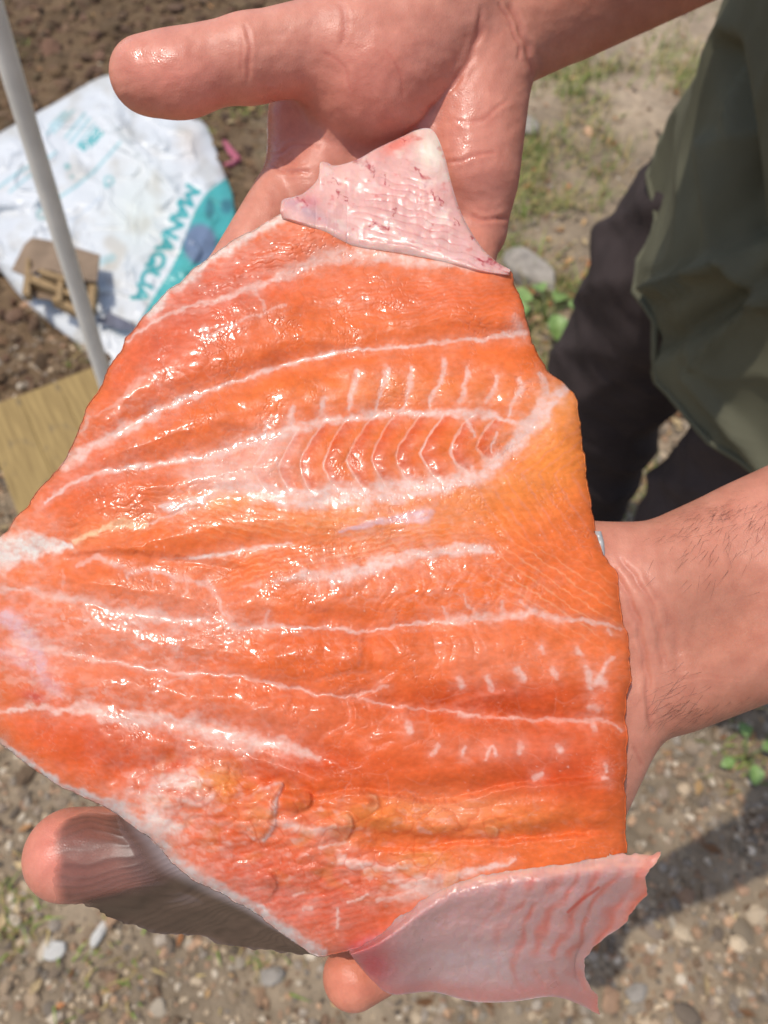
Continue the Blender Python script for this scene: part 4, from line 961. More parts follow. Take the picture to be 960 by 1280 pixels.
fat([(-15, 742), (27, 735), (54, 743), (95, 748), (122, 755), (144, 766), (176, 768), (198, 771), (230, 775), (277, 777), (299, 786), (329, 781), (358, 785), (402, 785), (456, 790), (483, 785), (519, 779), (559, 776), (594, 773), (631, 771), (669, 767), (703, 775), (731, 776), (775, 787)],
    [4, 5, 8, 10, 10, 14, 16, 15, 6, 5, 6, 7, 4, 3, 3, 3, 3, 6, 9, 9, 9, 7, 5, 3], .72, FAT, -.8)
for q in ([(598, 770), (584, 755), (580, 742)], [(630, 768), (628, 752)], [(560, 772), (552, 758)], [(668, 764), (650, 752)], [(290, 782), (283, 765)], [(332, 780), (335, 765)]): fat(q, [5, 3, 1][:len(q)], .5, FAT)
fat([(-20, 768), (10, 775), (32, 795), (48, 820), (52, 838)], [20, 26, 26, 22, 10], .75, LIL, .3, .5); fat([(-10, 815), (20, 822), (40, 835)], [12, 14, 6], .5, LIL)
fat([(20, 800), (68, 813), (103, 821), (141, 828), (184, 835), (230, 842), (277, 844), (304, 847), (345, 855), (380, 863), (402, 868), (440, 870), (461, 866), (485, 857)], [10, 10, 6, 4, 4, 5, 3, 3, 5, 4, 3, 4, 3, 3], .60, FAT, -1.1)
fat([(192, 865), (215, 850), (245, 845)], [3, 4, 3], .4, FAT, -.4); fat([(55, 850), (66, 858), (76, 872)], [12, 14, 4], .5, LIL); blob(43, 871, 16, 6, lin((200, 60, 60)), .6, .3)
fat([(-10, 895), (33, 885), (81, 888), (108, 885), (141, 896), (176, 899), (203, 897), (230, 907), (257, 914), (285, 921), (304, 925), (331, 928), (358, 934), (380, 940), (398, 948)], [4, 7, 12, 20, 22, 24, 22, 25, 30, 32, 30, 25, 18, 11, 4], .9, FAT, .5, .55, 1.4)
fat([(450, 874), (500, 884), (562, 889), (616, 896), (656, 899), (703, 900), (737, 901), (759, 901), (778, 912)], [2, 2, 2, 3, 4, 4, 4, 3, 2], .55, FAT, -2.2, .5, 1, 6)
for q, wv in (([(574, 848), (578, 858)], 8), ([(608, 846), (613, 860)], 9), ([(647, 838), (655, 848)], 9), ([(690, 838), (695, 848)], 7), ([(733, 835), (738, 852), (738, 860)], 7), ([(766, 822), (752, 840), (744, 856)], 5), ([(750, 850), (757, 855)], 10), ([(738, 884), (746, 886)], 8), ([(741, 906), (743, 912)], 8), ([(722, 812), (727, 818)], 8), ([(676, 810), (679, 815)], 5), ([(650, 931), (649, 942)], 8), ([(696, 933), (700, 938)], 8), ([(757, 955), (759, 965)], 4), ([(754, 973), (760, 974)], 4), ([(668, 972), (676, 968)], 5), ([(574, 893), (588, 894)], 7), ([(760, 788), (764, 792)], 4), ([(540, 944), (548, 932)], 4), ([(578, 946), (582, 934)], 3), ([(606, 950), (614, 932), (620, 944)], 3), ([(510, 905), (514, 913)], 9)):
    fat(q, wv, .72, FAT, .25, .5, .6)
fat([(425, 1075), (450, 1081), (482, 1086), (508, 1083)], [14, 12, 8, 3], .9, FAT, .8); fat([(490, 1102), (520, 1106), (545, 1106), (565, 1098), (590, 1090), (625, 1082), (642, 1075)], [10, 24, 28, 16, 9, 7, 3], .88, FAT, .8); fat([(470, 1125), (510, 1120), (540, 1115)], [6, 10, 12], .7, FAT, .3)
fat([(345, 1026), (375, 1036), (397, 1039), (420, 1033)], [6, 14, 12, 10], .85, FAT, 1.0); fat([(405, 1042), (430, 1058), (446, 1060)], [14, 14, 8], .6, PNK, 1.2)
fat([(208, 976), (228, 974), (248, 979)], [20, 28, 18], .9, WHT, 2.0, .35); fat([(256, 966), (272, 976), (280, 990)], [16, 22, 12], .6, YEL, 2.4)
fat([(190, 1000), (208, 1006)], [30, 24], .8, FAT, 1.4); fat([(225, 1000), (250, 1002), (262, 996)], [10, 14, 8], .6, FAT, 1.2); fat([(195, 1025), (215, 1036)], [26, 20], .85, WHT, .8)
fat([(-5, 926), (40, 956), (80, 983), (120, 1000), (150, 1012), (185, 1044), (222, 1084), (250, 1100), (285, 1117), (330, 1144), (370, 1175), (398, 1192)], [7, 8, 9, 14, 28, 30, 24, 18, 15, 17, 20, 18], .92, GRW, .4, .5)
fat([(440, 1186), (470, 1174), (500, 1158), (530, 1130)], [12, 10, 6, 6], .6, LIL, .5); blob(455, 1180, 30, 10, lin((190, 70, 80)), .6, -.4)
for q in ([(452, 1082), (456, 1090)], [(420, 1138), (424, 1150), (421, 1160)], [(378, 1138), (388, 1134)], [(368, 1118), (380, 1115)], [(400, 1060), (430, 1052)], [(436, 1128), (460, 1120)]): fat(q, [3, 4, 3][:len(q)], .55, WHT, .4)
# overlapping ledges: one side proud of the other
def ledge(pts, amp, reach=26, pale=.28):
    global C, H
    p = np.asarray(pts, float); mw = reach * 2.6
    bb = (X > p[:, 0].min() - mw) & (X < p[:, 0].max() + mw) & (Y > p[:, 1].min() - mw) & (Y < p[:, 1].max() + mw)
    dd, _, sg, arc = seg_dist(XW[bb] * .6 + X[bb] * .4, YW[bb] * .6 + Y[bb] * .4, smooth_curve(pts, 40), signed=True); fd = sst(0, .15, arc) * sst(1, .85, arc)
    sd = dd * sg; H[bb] += .62 * amp * fd * (sst(-5.0, 5.0, sd) - .5) * np.exp(-(dd / reach) ** 2)
    m = pale * fd * np.exp(-((sd - 2.2) / 2.6) ** 2); C[bb] = C[bb] + (PNK - C[bb]) * m[:, None]
ledge([(500, 836), (483, 850), (461, 866), (438, 874), (440, 893), (437, 907), (404, 923), (399, 945)], -1.6)
ledge([(452, 792), (453, 812), (449, 838)], 1.2); ledge([(385, 855), (420, 842), (470, 836)], -1.0)
ledge([(300, 875), (325, 872), (362, 868), (355, 900)], 1.0); ledge([(306, 905), (320, 885), (345, 872)], 1.0)
ledge([(240, 870), (215, 885), (200, 896)], -.9)
ledge([(330, 985), (400, 996), (440, 989), (500, 994), (545, 1003), (600, 992), (650, 980), (720, 976), (790, 970)], 3.4, 30, .1)
ledge([(428, 1054), (487, 1062), (540, 1062), (575, 1053), (625, 1053), (700, 1046), (785, 1040)], 3.0, 24, .1)
ledge([(470, 888), (520, 892), (562, 880), (600, 868), (660, 862)], 1.2, 18, .1)
ledge([(60, 700), (110, 690), (160, 690), (230, 698), (330, 712)], -1.4, 22, .1)
ledge([(300, 938), (340, 950), (400, 960), (460, 955)], 1.8, 26, .1)
# broad muscle folds
for pts, dep, wv in (([(0, 700), (90, 695), (200, 702), (300, 718)], 1.6, 20), ([(-10, 880), (100, 876), (220, 890), (330, 915), (420, 950)], 1.4, 20), ([(350, 452), (480, 436), (650, 418)], .9, 16), ([(80, 580), (190, 520), (350, 458)], 1.0, 18), ([(560, 889), (660, 898), (780, 905)], 2.2, 16), ([(150, 965), (250, 958), (340, 975)], 2.0, 18)):
    H -= dep * np.exp(-(seg_dist(X, Y, smooth_curve(pts, 20))[0] / wv) ** 2)
seams = [[(655, 417), (545, 428), (436, 438), (343, 460), (234, 497), (163, 534), (80, 581)], F6, [(0, 690), (92, 678), (173, 656), (248, 634)], [(200, 700), (300, 689), (365, 679), (467, 705), (616, 687)],
         [(98, 702), (190, 713), (256, 727), (280, 775)], [(-15, 742), (54, 743), (122, 755), (198, 771), (299, 786), (402, 785), (519, 779), (631, 771), (775, 787)], [(20, 800), (103, 821), (184, 835), (277, 844), (380, 863), (450, 872), (562, 889), (656, 899), (778, 912)],
         [(-10, 895), (81, 888), (176, 899), (257, 914), (331, 928), (398, 948)], [(318, 972), (400, 996), (500, 994), (600, 992), (700, 978), (790, 970)], [(428, 1054), (540, 1062), (625, 1053), (785, 1040)], [(440, 316), (343, 348), (248, 381), (158, 428)], F5]
ds = np.full(X.shape, 1e9)
for q in seams: ds = np.minimum(ds, seg_dist(X * .5 + XW * .5, Y * .5 + YW * .5, smooth_curve(q, 40))[0])
H += 1.5 * (1 - np.exp(-(ds / 22) ** 2)) - 1.0
# lumps
for cx, cy, r_, h_ in ((455, 1008, 16, 2.2), (485, 1022, 20, 2.6), (520, 1030, 18, 2.0), (560, 1034, 18, 2.0), (600, 1030, 20, 2.2), (640, 1022, 18, 1.8), (665, 1030, 18, 2.2), (700, 1015, 22, 1.6), (740, 1022, 22, 1.8), (460, 1003, 8, 1.6), (430, 1032, 12, 2.2), (335, 1100, 12, 1.6), (505, 884, 14, 1.6), (370, 1000, 14, 2.4), (400, 985, 16, 1.2), (120, 925, 26, 1.2), (60, 940, 22, 1.0), (160, 960, 24, 1.0), (210, 930, 20, 1.0), (540, 850, 26, .8), (620, 940, 30, .8), (600, 1075, 16, 1.0), (660, 1062, 18, 1.0), (720, 1056, 18, 1.0)):
    H += h_ * np.exp(-(((X - cx) / r_) ** 2 + ((Y - cy) / (r_ * .72)) ** 2))
def polymask(pts):
    p = smooth_curve(pts + [pts[0]], 80); ins = np.zeros(X.shape, bool); bb = (X > p[:, 0].min() - 30) & (X < p[:, 0].max() + 30) & (Y > p[:, 1].min() - 30) & (Y < p[:, 1].max() + 30)
    x, y = X[bb] + .5 * (XW[bb] - X[bb]), Y[bb] + .5 * (YW[bb] - Y[bb]); c_ = np.zeros(x.shape, bool)
    for a, b in zip(p[:-1], p[1:]):
        k = ((a[1] > y) != (b[1] > y)); c_ ^= k & (x < (b[0] - a[0]) * (y - a[1]) / (b[1] - a[1] + 1e-9) + a[0])
    dd = seg_dist(x, y, p)[0]; return bb, np.where(c_, dd, -dd)
def shred(pts, org, dirn, L, rise, ca, cb, ca_a=.75):
    """a loose lifted shred: grows out of the flesh at org and stands proud at its free end"""
    global C, H
    bb, sd = polymask(pts); t = np.clip(((X[bb] - org[0]) * dirn[0] + (Y[bb] - org[1]) * dirn[1]) / L, 0, 1)
    m = np.clip((sd + 3) / ((18 if L > 60 else 13) - 8.0 * t), 0, 1); m = m * m * (3 - 2 * m); H[bb] += (.78 if L > 60 else .42) * rise * m * (.10 + .90 * t) * (.72 + .28 * np.exp(-sd / 5)) ; cm = ca_a * m * sst(0, .5, t) * (.7 + .3 * noise(X[bb] / 14, Y[bb] / 14, 161))
    C[bb] = C[bb] + (ca - C[bb]) * cm[:, None]; ed = sst(-2, 1, sd) * np.exp(-(np.clip(sd, 0, 99) / 3.4) ** 2) * sst(.15, .8, t); C[bb] = C[bb] + (cb - C[bb]) * ((.9 if L > 60 else .45) * ed * (.4 + .6 * sst(-.3, .4, noise(X[bb] / 10, Y[bb] / 10, 162))))[:, None]
    sh = np.exp(-((sd + 4) / 5) ** 2) * (sd < 0) * t; H[bb] -= .5 * sh
    st = .5 + .5 * np.sin((X[bb] * dirn[1] - Y[bb] * dirn[0]) / 2.6 + 2 * noise(X[bb] / 12, Y[bb] / 12, 160)); C[bb] = C[bb] + (cb - C[bb]) * (.18 * m * st * t)[:, None]
shred([(270, 1012), (300, 1000), (330, 984), (353, 979), (347, 1000), (345, 1022), (338, 1044), (322, 1053), (306, 1042), (290, 1036)], (268, 1022), (.9, -.1), 84, 3.4, lin((226, 124, 72)), WHT, .85)
shred([(346, 990), (366, 988), (386, 992), (386, 1006), (372, 1014), (352, 1010)], (350, 1002), (1, 0), 36, 2.2, lin((214, 104, 50)), lin((222, 126, 74)))
shred([(400, 1030), (418, 1022), (434, 1018), (441, 1030), (436, 1046), (424, 1050), (410, 1042)], (402, 1038), (.95, -.1), 38, 2.4, lin((210, 126, 84)), CRM)
shred([(556, 1074), (574, 1074), (575, 1092), (572, 1110), (564, 1116), (556, 1106)], (566, 1076), (0, 1), 40, 1.4, lin((222, 136, 80)), lin((226, 150, 98)))
shred([(316, 1098), (330, 1090), (342, 1094), (345, 1108), (338, 1122), (324, 1124)], (318, 1112), (.9, -.1), 28, 1.6, lin((198, 96, 70)), lin((214, 130, 100)), .5)
shred([(448, 1000), (458, 992), (470, 996), (474, 1008), (464, 1014)], (448, 1006), (1, 0), 26, 1.2, lin((206, 104, 60)), CRM, .4)
shred([(600, 1036), (612, 1032), (622, 1036), (620, 1046), (606, 1048)], (600, 1042), (1, 0), 22, 1.0, lin((212, 120, 70)), CRM, .5)
# fine wet relief: more broken on the upper left, smoother on the lower right
gran = np.clip(.25 + .9 * reg(400, 745, 130, 50) + .8 * reg(250, 450, 140, 60, -.4) + .7 * reg(180, 590, 150, 60) + .5 * reg(290, 540, 90, 40) + .6 * reg(250, 830, 170, 60) + .5 * reg(380, 340, 150, 40) + .35 * reg(560, 740, 130, 60) + .45 * reg(200, 930, 220, 50), 0, 1.2)
cl = sst(-.15, .5, fbm(X / 28, Y / 28, 2, 140))
w1, w2 = worley((XW + 6 * noise(X / 25, Y / 25, 170)) / 19, YW / 15, 1)
wm = np.clip(gran, 0, 1) * sst(-.5, .3, noise(X / 70, Y / 60, 171))
H += .30 * wm * (1 - np.clip(w1, 0, 1.1) ** 2) - .1 * wm
cellw = wm * sst(.16, .02, w2) * (.4 + .6 * sst(-.3, .4, noise(X / 22, Y / 22, 172))); C = C + (PNK - C) * (.40 * cellw)[..., None]
w3, w4 = worley(X / 44 + .35 * noise(X / 30, Y / 30, 173), Y / 30 + .35 * noise(X / 30, Y / 30, 174), 5); big = reg(480, 890, 330, 190, 0, 4)
H += .5 * big * (1 - np.clip(w3, 0, 1.1) ** 2); cw = big * sst(.10, .01, w4) * sst(-.2, .4, noise(X / 50, Y / 50, 175)); C = C + (PNK - C) * (.30 * cw)[..., None]
H += gran * cl * .060 * 1.3 * fbm(X / 5.0, Y / 4.6, 2, 142) + .22 * fbm(X / 38, Y / 22, 2, 143) + .010 * noise(X / 3, Y / 3, 144)
# milky film patches, broken up
mf = .45 * sst(-.25, .6, fbm(XW / 22, YW / 10, 4, 176)) + .55 * sst(.0, .55, fbm(X / 9, Y / 6, 3, 177)) * sst(-.2, .4, fbm(XW / 30, YW / 16, 2, 178))
film = np.clip(.75 * reg(315, 572, 60, 34, -.2) + .7 * reg(255, 595, 50, 28) + .75 * reg(195, 785, 80, 26, .15) + .55 * reg(220, 830, 60, 26) + .6 * reg(110, 770, 70, 30) + .8 * reg(25, 815, 60, 45) + .6 * reg(110, 870, 110, 22, .1) + .55 * reg(290, 925, 90, 26, .25) + .8 * reg(190, 1010, 50, 44, .6) + .5 * reg(250, 1040, 60, 50, .6) + .45 * reg(520, 1110, 70, 26, -.3) + .4 * reg(150, 530, 90, 30, -.5) + .35 * reg(300, 330, 110, 40, -.5) + .35 * reg(560, 735, 120, 40) + .3 * reg(330, 1110, 90, 60, .5) + .3 * reg(280, 770, 60, 30), 0, .9) * mf
C = C + (FAT - C) * film[..., None]; FATM = np.maximum(FATM, film)
# torn, lumpy tissue along the near edge
tear = np.clip(reg(300, 1015, 130, 60, .45, 3) + .9 * reg(480, 1085, 110, 34, -.1, 3) + .7 * reg(520, 1025, 190, 26, 0, 4), 0, 1)
t1, t2 = worley(X / 34 + .55 * noise(X / 24, Y / 24, 180), Y / 19 + .55 * noise(X / 24, Y / 24, 181), 9)
H += tear * (1.0 * (1 - np.clip(t1, 0, 1.15) ** 2) - .4 + .5 * fbm(X / 40 + Y / 60, Y / 16, 2, 184))
C = C + (FAT - C) * (.42 * tear * sst(.0, .6, fbm(XW / 20, YW / 11, 3, 182)) * sst(.55, .1, t1) )[..., None]; C = C + (DEEP - C) * (.40 * tear * sst(.16, .02, t2))[..., None]
C = C + (lin((206, 128, 66)) - C) * (.35 * tear * sst(.1, .6, noise(X / 30, Y / 18, 183)))[..., None]
thr = np.abs(fbm(X / 17, Y / 15, 3, 146)); vein = sst(.10, .02, thr) * sst(-.1, .5, noise(X / 55, Y / 55, 147)); C = C + (PNK - C) * (.30 * vein)[..., None]; H -= .18 * vein
C = C * (1 + .10 * fbm(X / 40, Y / 30, 3, 150) + .10 * fbm(X / 9, Y / 6, 3, 151) * (1 - .6 * FATM))[..., None]
sp = sst(.55, .9, noise(X / 5, Y / 5, 153)) * sst(.0, .6, noise(X / 40, Y / 40, 154)); C = C + (FAT - C) * (.4 * sp)[..., None]
RG = np.clip(.36 + .07 * fbm(X / 20, Y / 20, 2, 156) - .17 * np.clip(gran, 0, 1) * cl - .10 * FATM * reg(250, 640, 330, 300, 0, 4) + .12 * reg(700, 930, 220, 180), .15, .6)
D = Dp(X, Y) - H * .001
TH = 0.0125 - 0.006 * np.exp(-e / 25)
topV = P(X, Y, D)
# rim: three rings turning under, then the skin sheet closes it below
bi = np.concatenate([np.arange(NU), np.arange(1, NV) * NU + NU - 1, (NV - 1) * NU + np.arange(NU - 2, -1, -1), np.arange(NV - 2, 0, -1) * NU])
bx, by, bd = X.ravel()[bi], Y.ravel()[bi], D.ravel()[bi]
cxm, cym = 400, 690
rl = np.hypot(bx - cxm, by - cym); ux, uy = (bx - cxm) / rl, (by - cym) / rl
rings = []; nb = len(bi)
for inset, dz in ((-1.0, .0010), (-.5, .0024), (3.0, .0042), (9.0, .0054)):
    rings.append(P(bx - ux * inset, by - uy * inset, bd + dz))
V = np.vstack([topV.reshape(-1, 3)] + rings); F = [grid_faces(NU, NV)]
prev = bi
for k in range(4):
    cur = NU * NV + k * nb + np.arange(nb); F.append(np.stack([prev, np.roll(prev, -1), np.roll(cur, -1), cur], 1)[:, ::-1]); prev = cur
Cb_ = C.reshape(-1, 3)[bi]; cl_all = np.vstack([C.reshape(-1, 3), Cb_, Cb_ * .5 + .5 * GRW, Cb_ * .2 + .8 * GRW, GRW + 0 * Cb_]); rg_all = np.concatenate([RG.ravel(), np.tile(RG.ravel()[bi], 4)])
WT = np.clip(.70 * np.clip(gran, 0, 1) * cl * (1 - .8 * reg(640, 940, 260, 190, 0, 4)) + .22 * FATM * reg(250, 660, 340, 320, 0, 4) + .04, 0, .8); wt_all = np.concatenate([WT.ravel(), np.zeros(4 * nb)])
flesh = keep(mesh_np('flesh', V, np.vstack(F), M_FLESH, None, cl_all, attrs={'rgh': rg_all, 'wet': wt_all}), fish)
sk = coons(top, right, bottom, left, 90, 100); sx, sy = sk[..., 0], sk[..., 1]; es = np.minimum(np.minimum(seg_dist(sx, sy, left)[0], seg_dist(sx, sy, right)[0]), np.minimum(seg_dist(sx, sy, bottom)[0], seg_dist(sx, sy, top)[0]))
rs = np.hypot(sx - cxm, sy - cym) + 1e-6; sx = sx - (sx - cxm) / rs * 7 * np.exp(-es / 30); sy = sy - (sy - cym) / rs * 7 * np.exp(-es / 30)
skd = Dp(sx, sy) + .0125 - .0028 * np.exp(-es / 18)
# never above the flesh
skin = keep(mesh_np('skin', P(sx, sy, skd).reshape(-1, 3), grid_faces(90, 100)[:, ::-1], M_FSKIN), fish)
# silvery skin tag showing at the right rim
sv = smooth_curve([(748, 664), (752, 680), (753, 700)], 12); tagV = []
for i, (a, b) in enumerate(sv):
    for k, (ox, dz) in enumerate(((-6, .006), (0, .0045), (3.5, .006), (2, .009))): tagV.append(P(a + ox, b, float(Dp(a, b)) + dz + .0004 * math.sin(i)))
keep(mesh_np('skin_edge', np.array(tagV), grid_faces(4, 12), M_FSKIN), fish)

# ---- sheets: belly membrane, tail flap, fin
def loft(a, b, nu, nv, ease=None):
    A = smooth_curve(a, nu)[None]; B = smooth_curve(b, nu)[None]; t = np.linspace(0, 1, nv)[:, None, None]
    return A + (B - A) * t
def solid(name, Pf, Pb, nu, nv, mat, col, attrs, parent):
    n_ = nu * nv; bi_ = np.concatenate([np.arange(nu), np.arange(1, nv) * nu + nu - 1, (nv - 1) * nu + np.arange(nu - 2, -1, -1), np.arange(nv - 2, 0, -1) * nu])
    F = np.vstack([grid_faces(nu, nv), grid_faces(nu, nv, n_)[:, ::-1], np.stack([bi_, np.roll(bi_, -1), np.roll(bi_, -1) + n_, bi_ + n_], 1)[:, ::-1]])
    return keep(mesh_np(name, np.vstack([Pf.reshape(-1, 3), Pb.reshape(-1, 3)]), F, mat, None, np.vstack([col.reshape(-1, 3)] * 2), attrs={k: np.concatenate([v.ravel()] * 2) for k, v in attrs.items()}), parent)
m = loft([(350, 262), (353, 250), (366, 246), (380, 241), (397, 224), (400, 204), (408, 203), (420, 207), (447, 199), (470, 186), (500, 172), (522, 162), (538, 161), (547, 172), (556, 196), (564, 228), (574, 260), (589, 290), (606, 314), (622, 328), (638, 337)],
         [(353, 275), (372, 283), (404, 297), (430, 312), (450, 320), (500, 328), (560, 338), (600, 344), (636, 345)], 340, 190)
mx_, my_ = m[..., 0], m[..., 1]
mt = np.linspace(0, 1, 190)[:, None] + 0 * mx_
em = np.minimum(np.minimum(mt, 1.2 - mt) * 80, 60)
Hm = .3 + .9 * sst(1, .7, mt) + 1.1 * sst(1.0, .8, mt) * fbm(mx_ / 60, my_ / 50, 2, 201) - 1.6 * np.exp(-em / 5) * (mt < .5) + .14 * fbm(mx_ / 14, my_ / 14, 2, 202)
Cm = lin((224, 172, 160)) * np.ones(mx_.shape + (1,))
def mb(cx, cy, rx, ry, col, a, rot=0.):
    global Cm
    c, s = math.cos(rot), math.sin(rot); dx, dy = mx_ - cx, my_ - cy; w_ = a * np.exp(-(((dx * c + dy * s) / rx) ** 2 + ((-dx * s + dy * c) / ry) ** 2)); Cm = Cm + (np.asarray(col) - Cm) * w_[..., None]
mb(540, 190, 20, 26, lin((236, 222, 200)), .95); mb(497, 180, 22, 10, lin((226, 120, 100)), .8, -.5); mb(380, 262, 40, 7, LIL * .85, .85, .5); mb(385, 252, 14, 8, lin((200, 110, 120)), .6); mb(430, 225, 40, 18, lin((240, 196, 180)), .6)
mb(610, 328, 22, 6, lin((190, 100, 105)), .6, .2); mb(470, 235, 50, 14, lin((236, 170, 158)), .4); mb(520, 320, 110, 9, lin((238, 196, 184)), .7, .1)
ff = (my_ - .22 * mx_ - .0006 * (mx_ - 480) ** 2 + 4 * noise(mx_ / 24, my_ / 24, 204)) / 9.5; tt = np.abs(ff - np.round(ff)); rm = sst(.12, .5, mt) * sst(1.0, .86, mt) * sst(420, 480, mx_) * (.6 + .4 * noise(mx_ / 20, my_ / 20, 205))
Cm = Cm + (lin((204, 112, 108)) - Cm) * (.50 * rm * sst(.30, .48, tt))[..., None]; Hm += .25 * rm * (1 - (2 * tt) ** 2)
f2 = (mx_ + .25 * my_) / 14.0; t2 = np.abs(f2 - np.round(f2)); r2 = np.exp(-(((mx_ - 510) / 60) ** 2 + ((my_ - 248) / 22) ** 2)); Hm += .35 * r2 * fbm(mx_ / 12, my_ / 26, 2, 203)
BLOOD = lin((168, 40, 52))
for pts, wv in (([(446, 200), (452, 205), (462, 206)], 5), ([(455, 198), (466, 212), (467, 220)], 2), ([(418, 224), (424, 232)], 3), ([(421, 240), (424, 246)], 4), ([(480, 218), (482, 230)], 3), ([(522, 214), (531, 222), (534, 230)], 4), ([(540, 240), (552, 256)], 2), ([(464, 279), (476, 284), (484, 286)], 3), ([(488, 275), (484, 284)], 2), ([(492, 262), (495, 268)], 2), ([(567, 272), (573, 280)], 2.5), ([(588, 295), (596, 300)], 3), ([(596, 326), (612, 328), (626, 330)], 5), ([(536, 274), (540, 280)], 3), ([(500, 172), (506, 175)], 2), ([(430, 245), (434, 250)], 2), ([(372, 248), (382, 256)], 4)):
    dd = seg_dist(mx_ + 5 * fbm(mx_ / 9, my_ / 9, 3, 207), my_ + 5 * fbm(mx_ / 9, my_ / 9, 3, 208), pts)[0]; w_ = .85 * sst(wv * 1.0, wv * .1, dd) * (.5 + .5 * sst(-.5, .4, noise(mx_ / 5, my_ / 5, 211))); Cm = Cm + (BLOOD - Cm) * w_[..., None]
w_ = .5 * sst(.45, .95, fbm(mx_ / 20, my_ / 14, 4, 212)); Cm = Cm + (lin((206, 92, 84)) - Cm) * w_[..., None]; w_ = .5 * sst(.25, .8, fbm(mx_ / 30, my_ / 24, 3, 213)); Cm = Cm + (lin((238, 214, 198)) - Cm) * w_[..., None]
Cm = Cm + (FAT - Cm) * (.7 * sst(.78, .97, mt))[..., None]; Cm = Cm * (1 + .07 * fbm(mx_ / 14, my_ / 14, 3, 209))[..., None]
dtop = np.interp(mx_, X[0], D[0] - Dp(X[0], Y[0])); dm = Dp(mx_, my_) + .0012 * (1 - mt) - Hm * .001 * sst(1.0, .8, mt) + dtop * mt ** 2 - .0004 * sst(.7, .85, mt) * sst(1.0, .9, mt) + .0022 * sst(.84, 1.0, mt) ** 1.5
solid('belly_membrane', P(mx_, my_, dm), P(mx_, my_, dm + .0018), 340, 190, M_FILM, Cm, {'rgh': np.clip(.31 + .1 * fbm(mx_ / 20, my_ / 20, 2, 210), .14, .5)}, fish)

# tail flap: folded down at the near end
f_ = loft([(436, 1190), (470, 1172), (496, 1150), (530, 1122), (580, 1096), (640, 1084), (720, 1075), (780, 1070), (822, 1070)],
          [(447, 1205), (466, 1226), (490, 1243), (540, 1240), (590, 1252), (640, 1252), (690, 1246), (730, 1256), (757, 1268)], 300, 190)
fx, fy = f_[..., 0].copy(), f_[..., 1].copy(); ft = np.linspace(0, 1, 190)[:, None] + 0 * fx; fu = np.linspace(0, 1, 300)[None, :] + 0 * fx
notch = np.exp(-((ft - .66) / .24) ** 2) * sst(.80, 1.0, fu); fx -= 50 * notch; fy += 6 * notch
fy -= sst(.08, 0, ft) * (3 + 5 * fbm(fx / 22, fy * 0 + 1.7, 3, 229)); fx += sst(.90, 1, fu) * 6 * fbm(fx * 0 + 3.1, fy / 26, 4, 220)
Hf = 2.2 - 1.0 * np.exp(-ft * 14) + 1.2 * fbm(fx / 70, fy / 50, 2, 221) + .2 * fbm(fx / 10, fy / 10, 3, 222)
Cf = lin((192, 148, 140)) * np.ones(fx.shape + (1,))
sf = (fx + .60 * np.abs(fy - 1190) * np.where(fy < 1190, -1.0, -.45) + 12 * fbm(fx / 46, fy / 46, 2, 223)) / 25.0; t_ = np.abs(sf - np.round(sf)); rmf = sst(.40, .66, fu) * sst(.02, .14, ft) * sst(.98, .72, ft) * sst(-.9, .2, noise(fx / 34, fy / 28, 224))
Cf = Cf + (lin((202, 92, 66)) - Cf) * (.58 * rmf * sst(.12, .5, t_))[..., None]; Hf += .28 * rmf * (1 - (2 * t_) ** 2)
w_ = sst(.14, .05, ft) * sst(.2, .45, fu); Cf = Cf + (lin((228, 170, 146)) - Cf) * (.85 * w_ * (.6 + .4 * sst(-.4, .3, noise(fx / 22, fy / 10, 228))))[..., None]; Hf += 1.2 * np.exp(-((ft - .07) / .06) ** 2) * sst(.3, .6, fu)
w_ = np.exp(-((fx - 465) / 34) ** 2 - ((fy - 1205) / 34) ** 2); Cf = Cf + (lin((176, 60, 66)) - Cf) * (.85 * w_)[..., None]
w_ = sst(1.0, .90, fu) * 0 + sst(.93, .99, fu) * (1 - notch) * .5; Cf = Cf + (lin((214, 110, 78)) - Cf) * w_[..., None]
w_ = np.exp(-((fx - 590) / 70) ** 2 - ((fy - 1205) / 36) ** 2); Cf = Cf + (lin((206, 184, 180)) - Cf) * (.65 * w_ * (.55 + .45 * sst(-.4, .4, fbm(fx / 26, fy / 26, 3, 230))))[..., None]
w_ = sst(.82, .95, ft) * sst(1.0, .97, ft); Cf = Cf + (lin((200, 120, 108)) - Cf) * (.5 * w_)[..., None]
w_ = .7 * sst(3, 1, seg_dist(fx, fy, [(710, 1140), (728, 1124), (748, 1110)])[0]); Cf = Cf + (lin((190, 70, 48)) - Cf) * w_[..., None]
dbot = np.interp(np.minimum(fx, 735), X[-1], D[-1] - Dp(X[-1], Y[-1])); tk = sst(.16, 0, ft); df = Dp(fx, fy) + dbot * sst(.2, 0, ft) - .0006 - .002 * sst(.03, .2, ft) - Hf * .001 * (1 - tk) + .0012 * sst(.07, 0, ft) + .024 * ft ** 1.4 * (.25 + .75 * sst(0, .45, fu)) + .012 * sst(.75, 1, fu) * ft
solid('tail_flap', P(fx, fy, df), P(fx, fy, df + .0016), 300, 190, M_FILM, Cf, {'rgh': np.clip(.36 + .1 * fbm(fx / 20, fy / 20, 2, 226), .2, .6)}, fish)

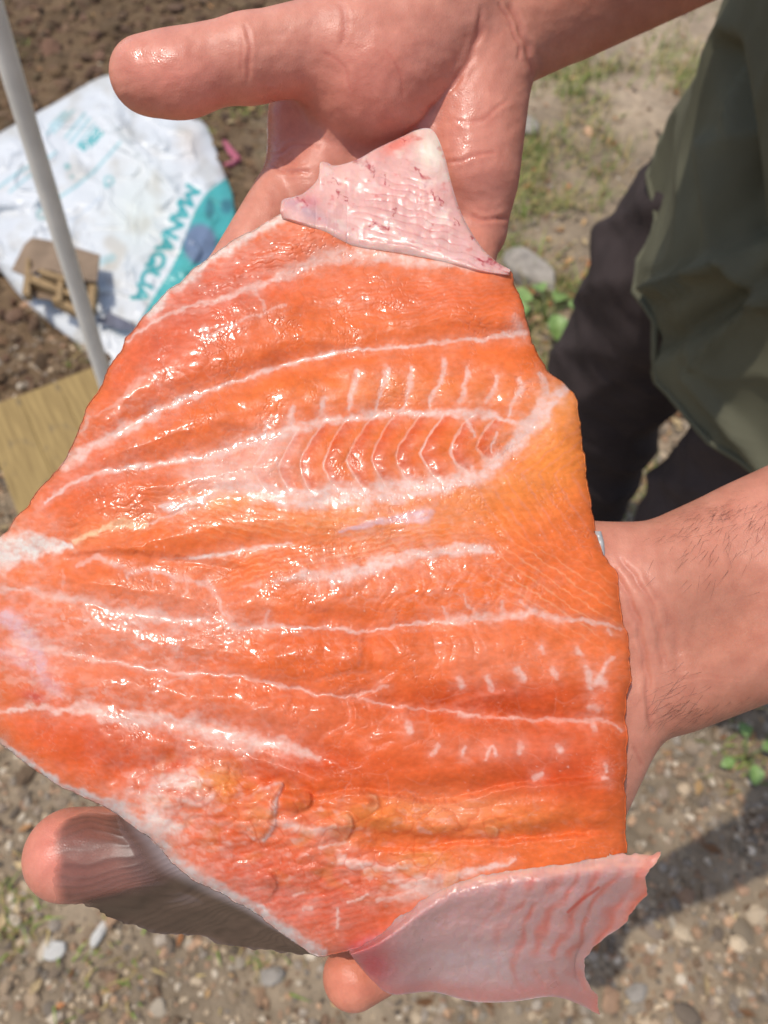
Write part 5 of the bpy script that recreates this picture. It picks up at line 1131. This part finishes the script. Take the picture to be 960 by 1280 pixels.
# fin: thin rayed sheet draped over the finger tip and hanging below it
fo = loft([(112, 1012), (78, 1026), (66, 1050), (70, 1075), (66, 1100), (74, 1131), (104, 1129), (140, 1146), (190, 1164), (250, 1171), (280, 1182), (340, 1188), (392, 1194)],
          [(158, 1014), (180, 1034), (205, 1056), (218, 1070), (232, 1086), (250, 1096), (270, 1106), (296, 1120), (318, 1134), (340, 1150), (362, 1166), (378, 1180), (396, 1192)], 280, 120)
ox_, oy_ = fo[..., 0].copy(), fo[..., 1].copy(); ot = np.linspace(0, 1, 120)[:, None] + 0 * ox_; ou = np.linspace(0, 1, 280)[None, :] + 0 * ox_
jag = np.exp(-ot * 30); ox_ += jag * 4 * noise(ou * 60, ot * 0, 231); oy_ += jag * 3 * noise(ou * 40, ot * 0, 232)
fd_, miss = front_depth(VOLL, ox_, oy_, 0.20, 0.275)
hit = sst(.0060, .0002, miss)
hit = (miss < .0012).astype(float); cap_ = np.where(hit > 0, fd_ - .0011, 9.0)
rest = Dp(ox_, oy_) + .006 + (.012 + .010 * ou) * (1 - ot); dfin = np.where(hit > 0, cap_, rest)
for _ in range(220):
    q = dfin.copy(); q[1:-1, 1:-1] = (dfin[1:-1, :-2] + dfin[1:-1, 2:] + dfin[:-2, 1:-1] + dfin[2:, 1:-1]) / 4
    q[:, 0] = q[:, 1]; q[:, -1] = q[:, -2]; q[0] = q[1]; dfin = np.minimum(q, cap_)
edge_d = Dp(ox_, oy_) + .006; dfin = dfin + (edge_d - .003 - dfin) * sst(.6, 1.0, ou) * .8
dfin = dfin * (1 - sst(.7, 1, ot)) + edge_d * sst(.7, 1, ot)
rq = ou * 30 + .9 * noise(ou * 9, ot * 3, 233) + 1.5 * fbm(ou * 4, ot * 0 + 7.7, 2, 234); ray = np.abs(rq - np.round(rq)); dfin -= .00012 * np.exp(-(ray / .22) ** 2)
lobe = sst(.34, .42, ou)
Co = lin((116, 88, 78)) * (1 - lobe[..., None]) + lin((92, 73, 60)) * lobe[..., None]
Co = Co * (1 + (.13 + .22 * lobe) * (.3 - np.exp(-(ray / .2) ** 2)) * (.6 + .6 * noise(ou * 30, ot * 2, 236)) + .12 * fbm(ox_ / 26, oy_ / 8, 3, 235))[..., None]
Co = Co + (lin((176, 160, 158)) - Co) * (.75 * sst(.78, .98, ot))[..., None]
al = np.clip((.30 + .60 * lobe + .5 * sst(.5, .95, ot) + .07 * np.exp(-(ray / .2) ** 2)) * (.25 + .75 * sst(0, .10, ot + lobe)) * sst(-.01, .06, ou + .0), 0, .98)
solid('fin', P(ox_, oy_, dfin), P(ox_, oy_, dfin + .0004), 280, 120, M_FIN, Co, {'alp': al}, fish)
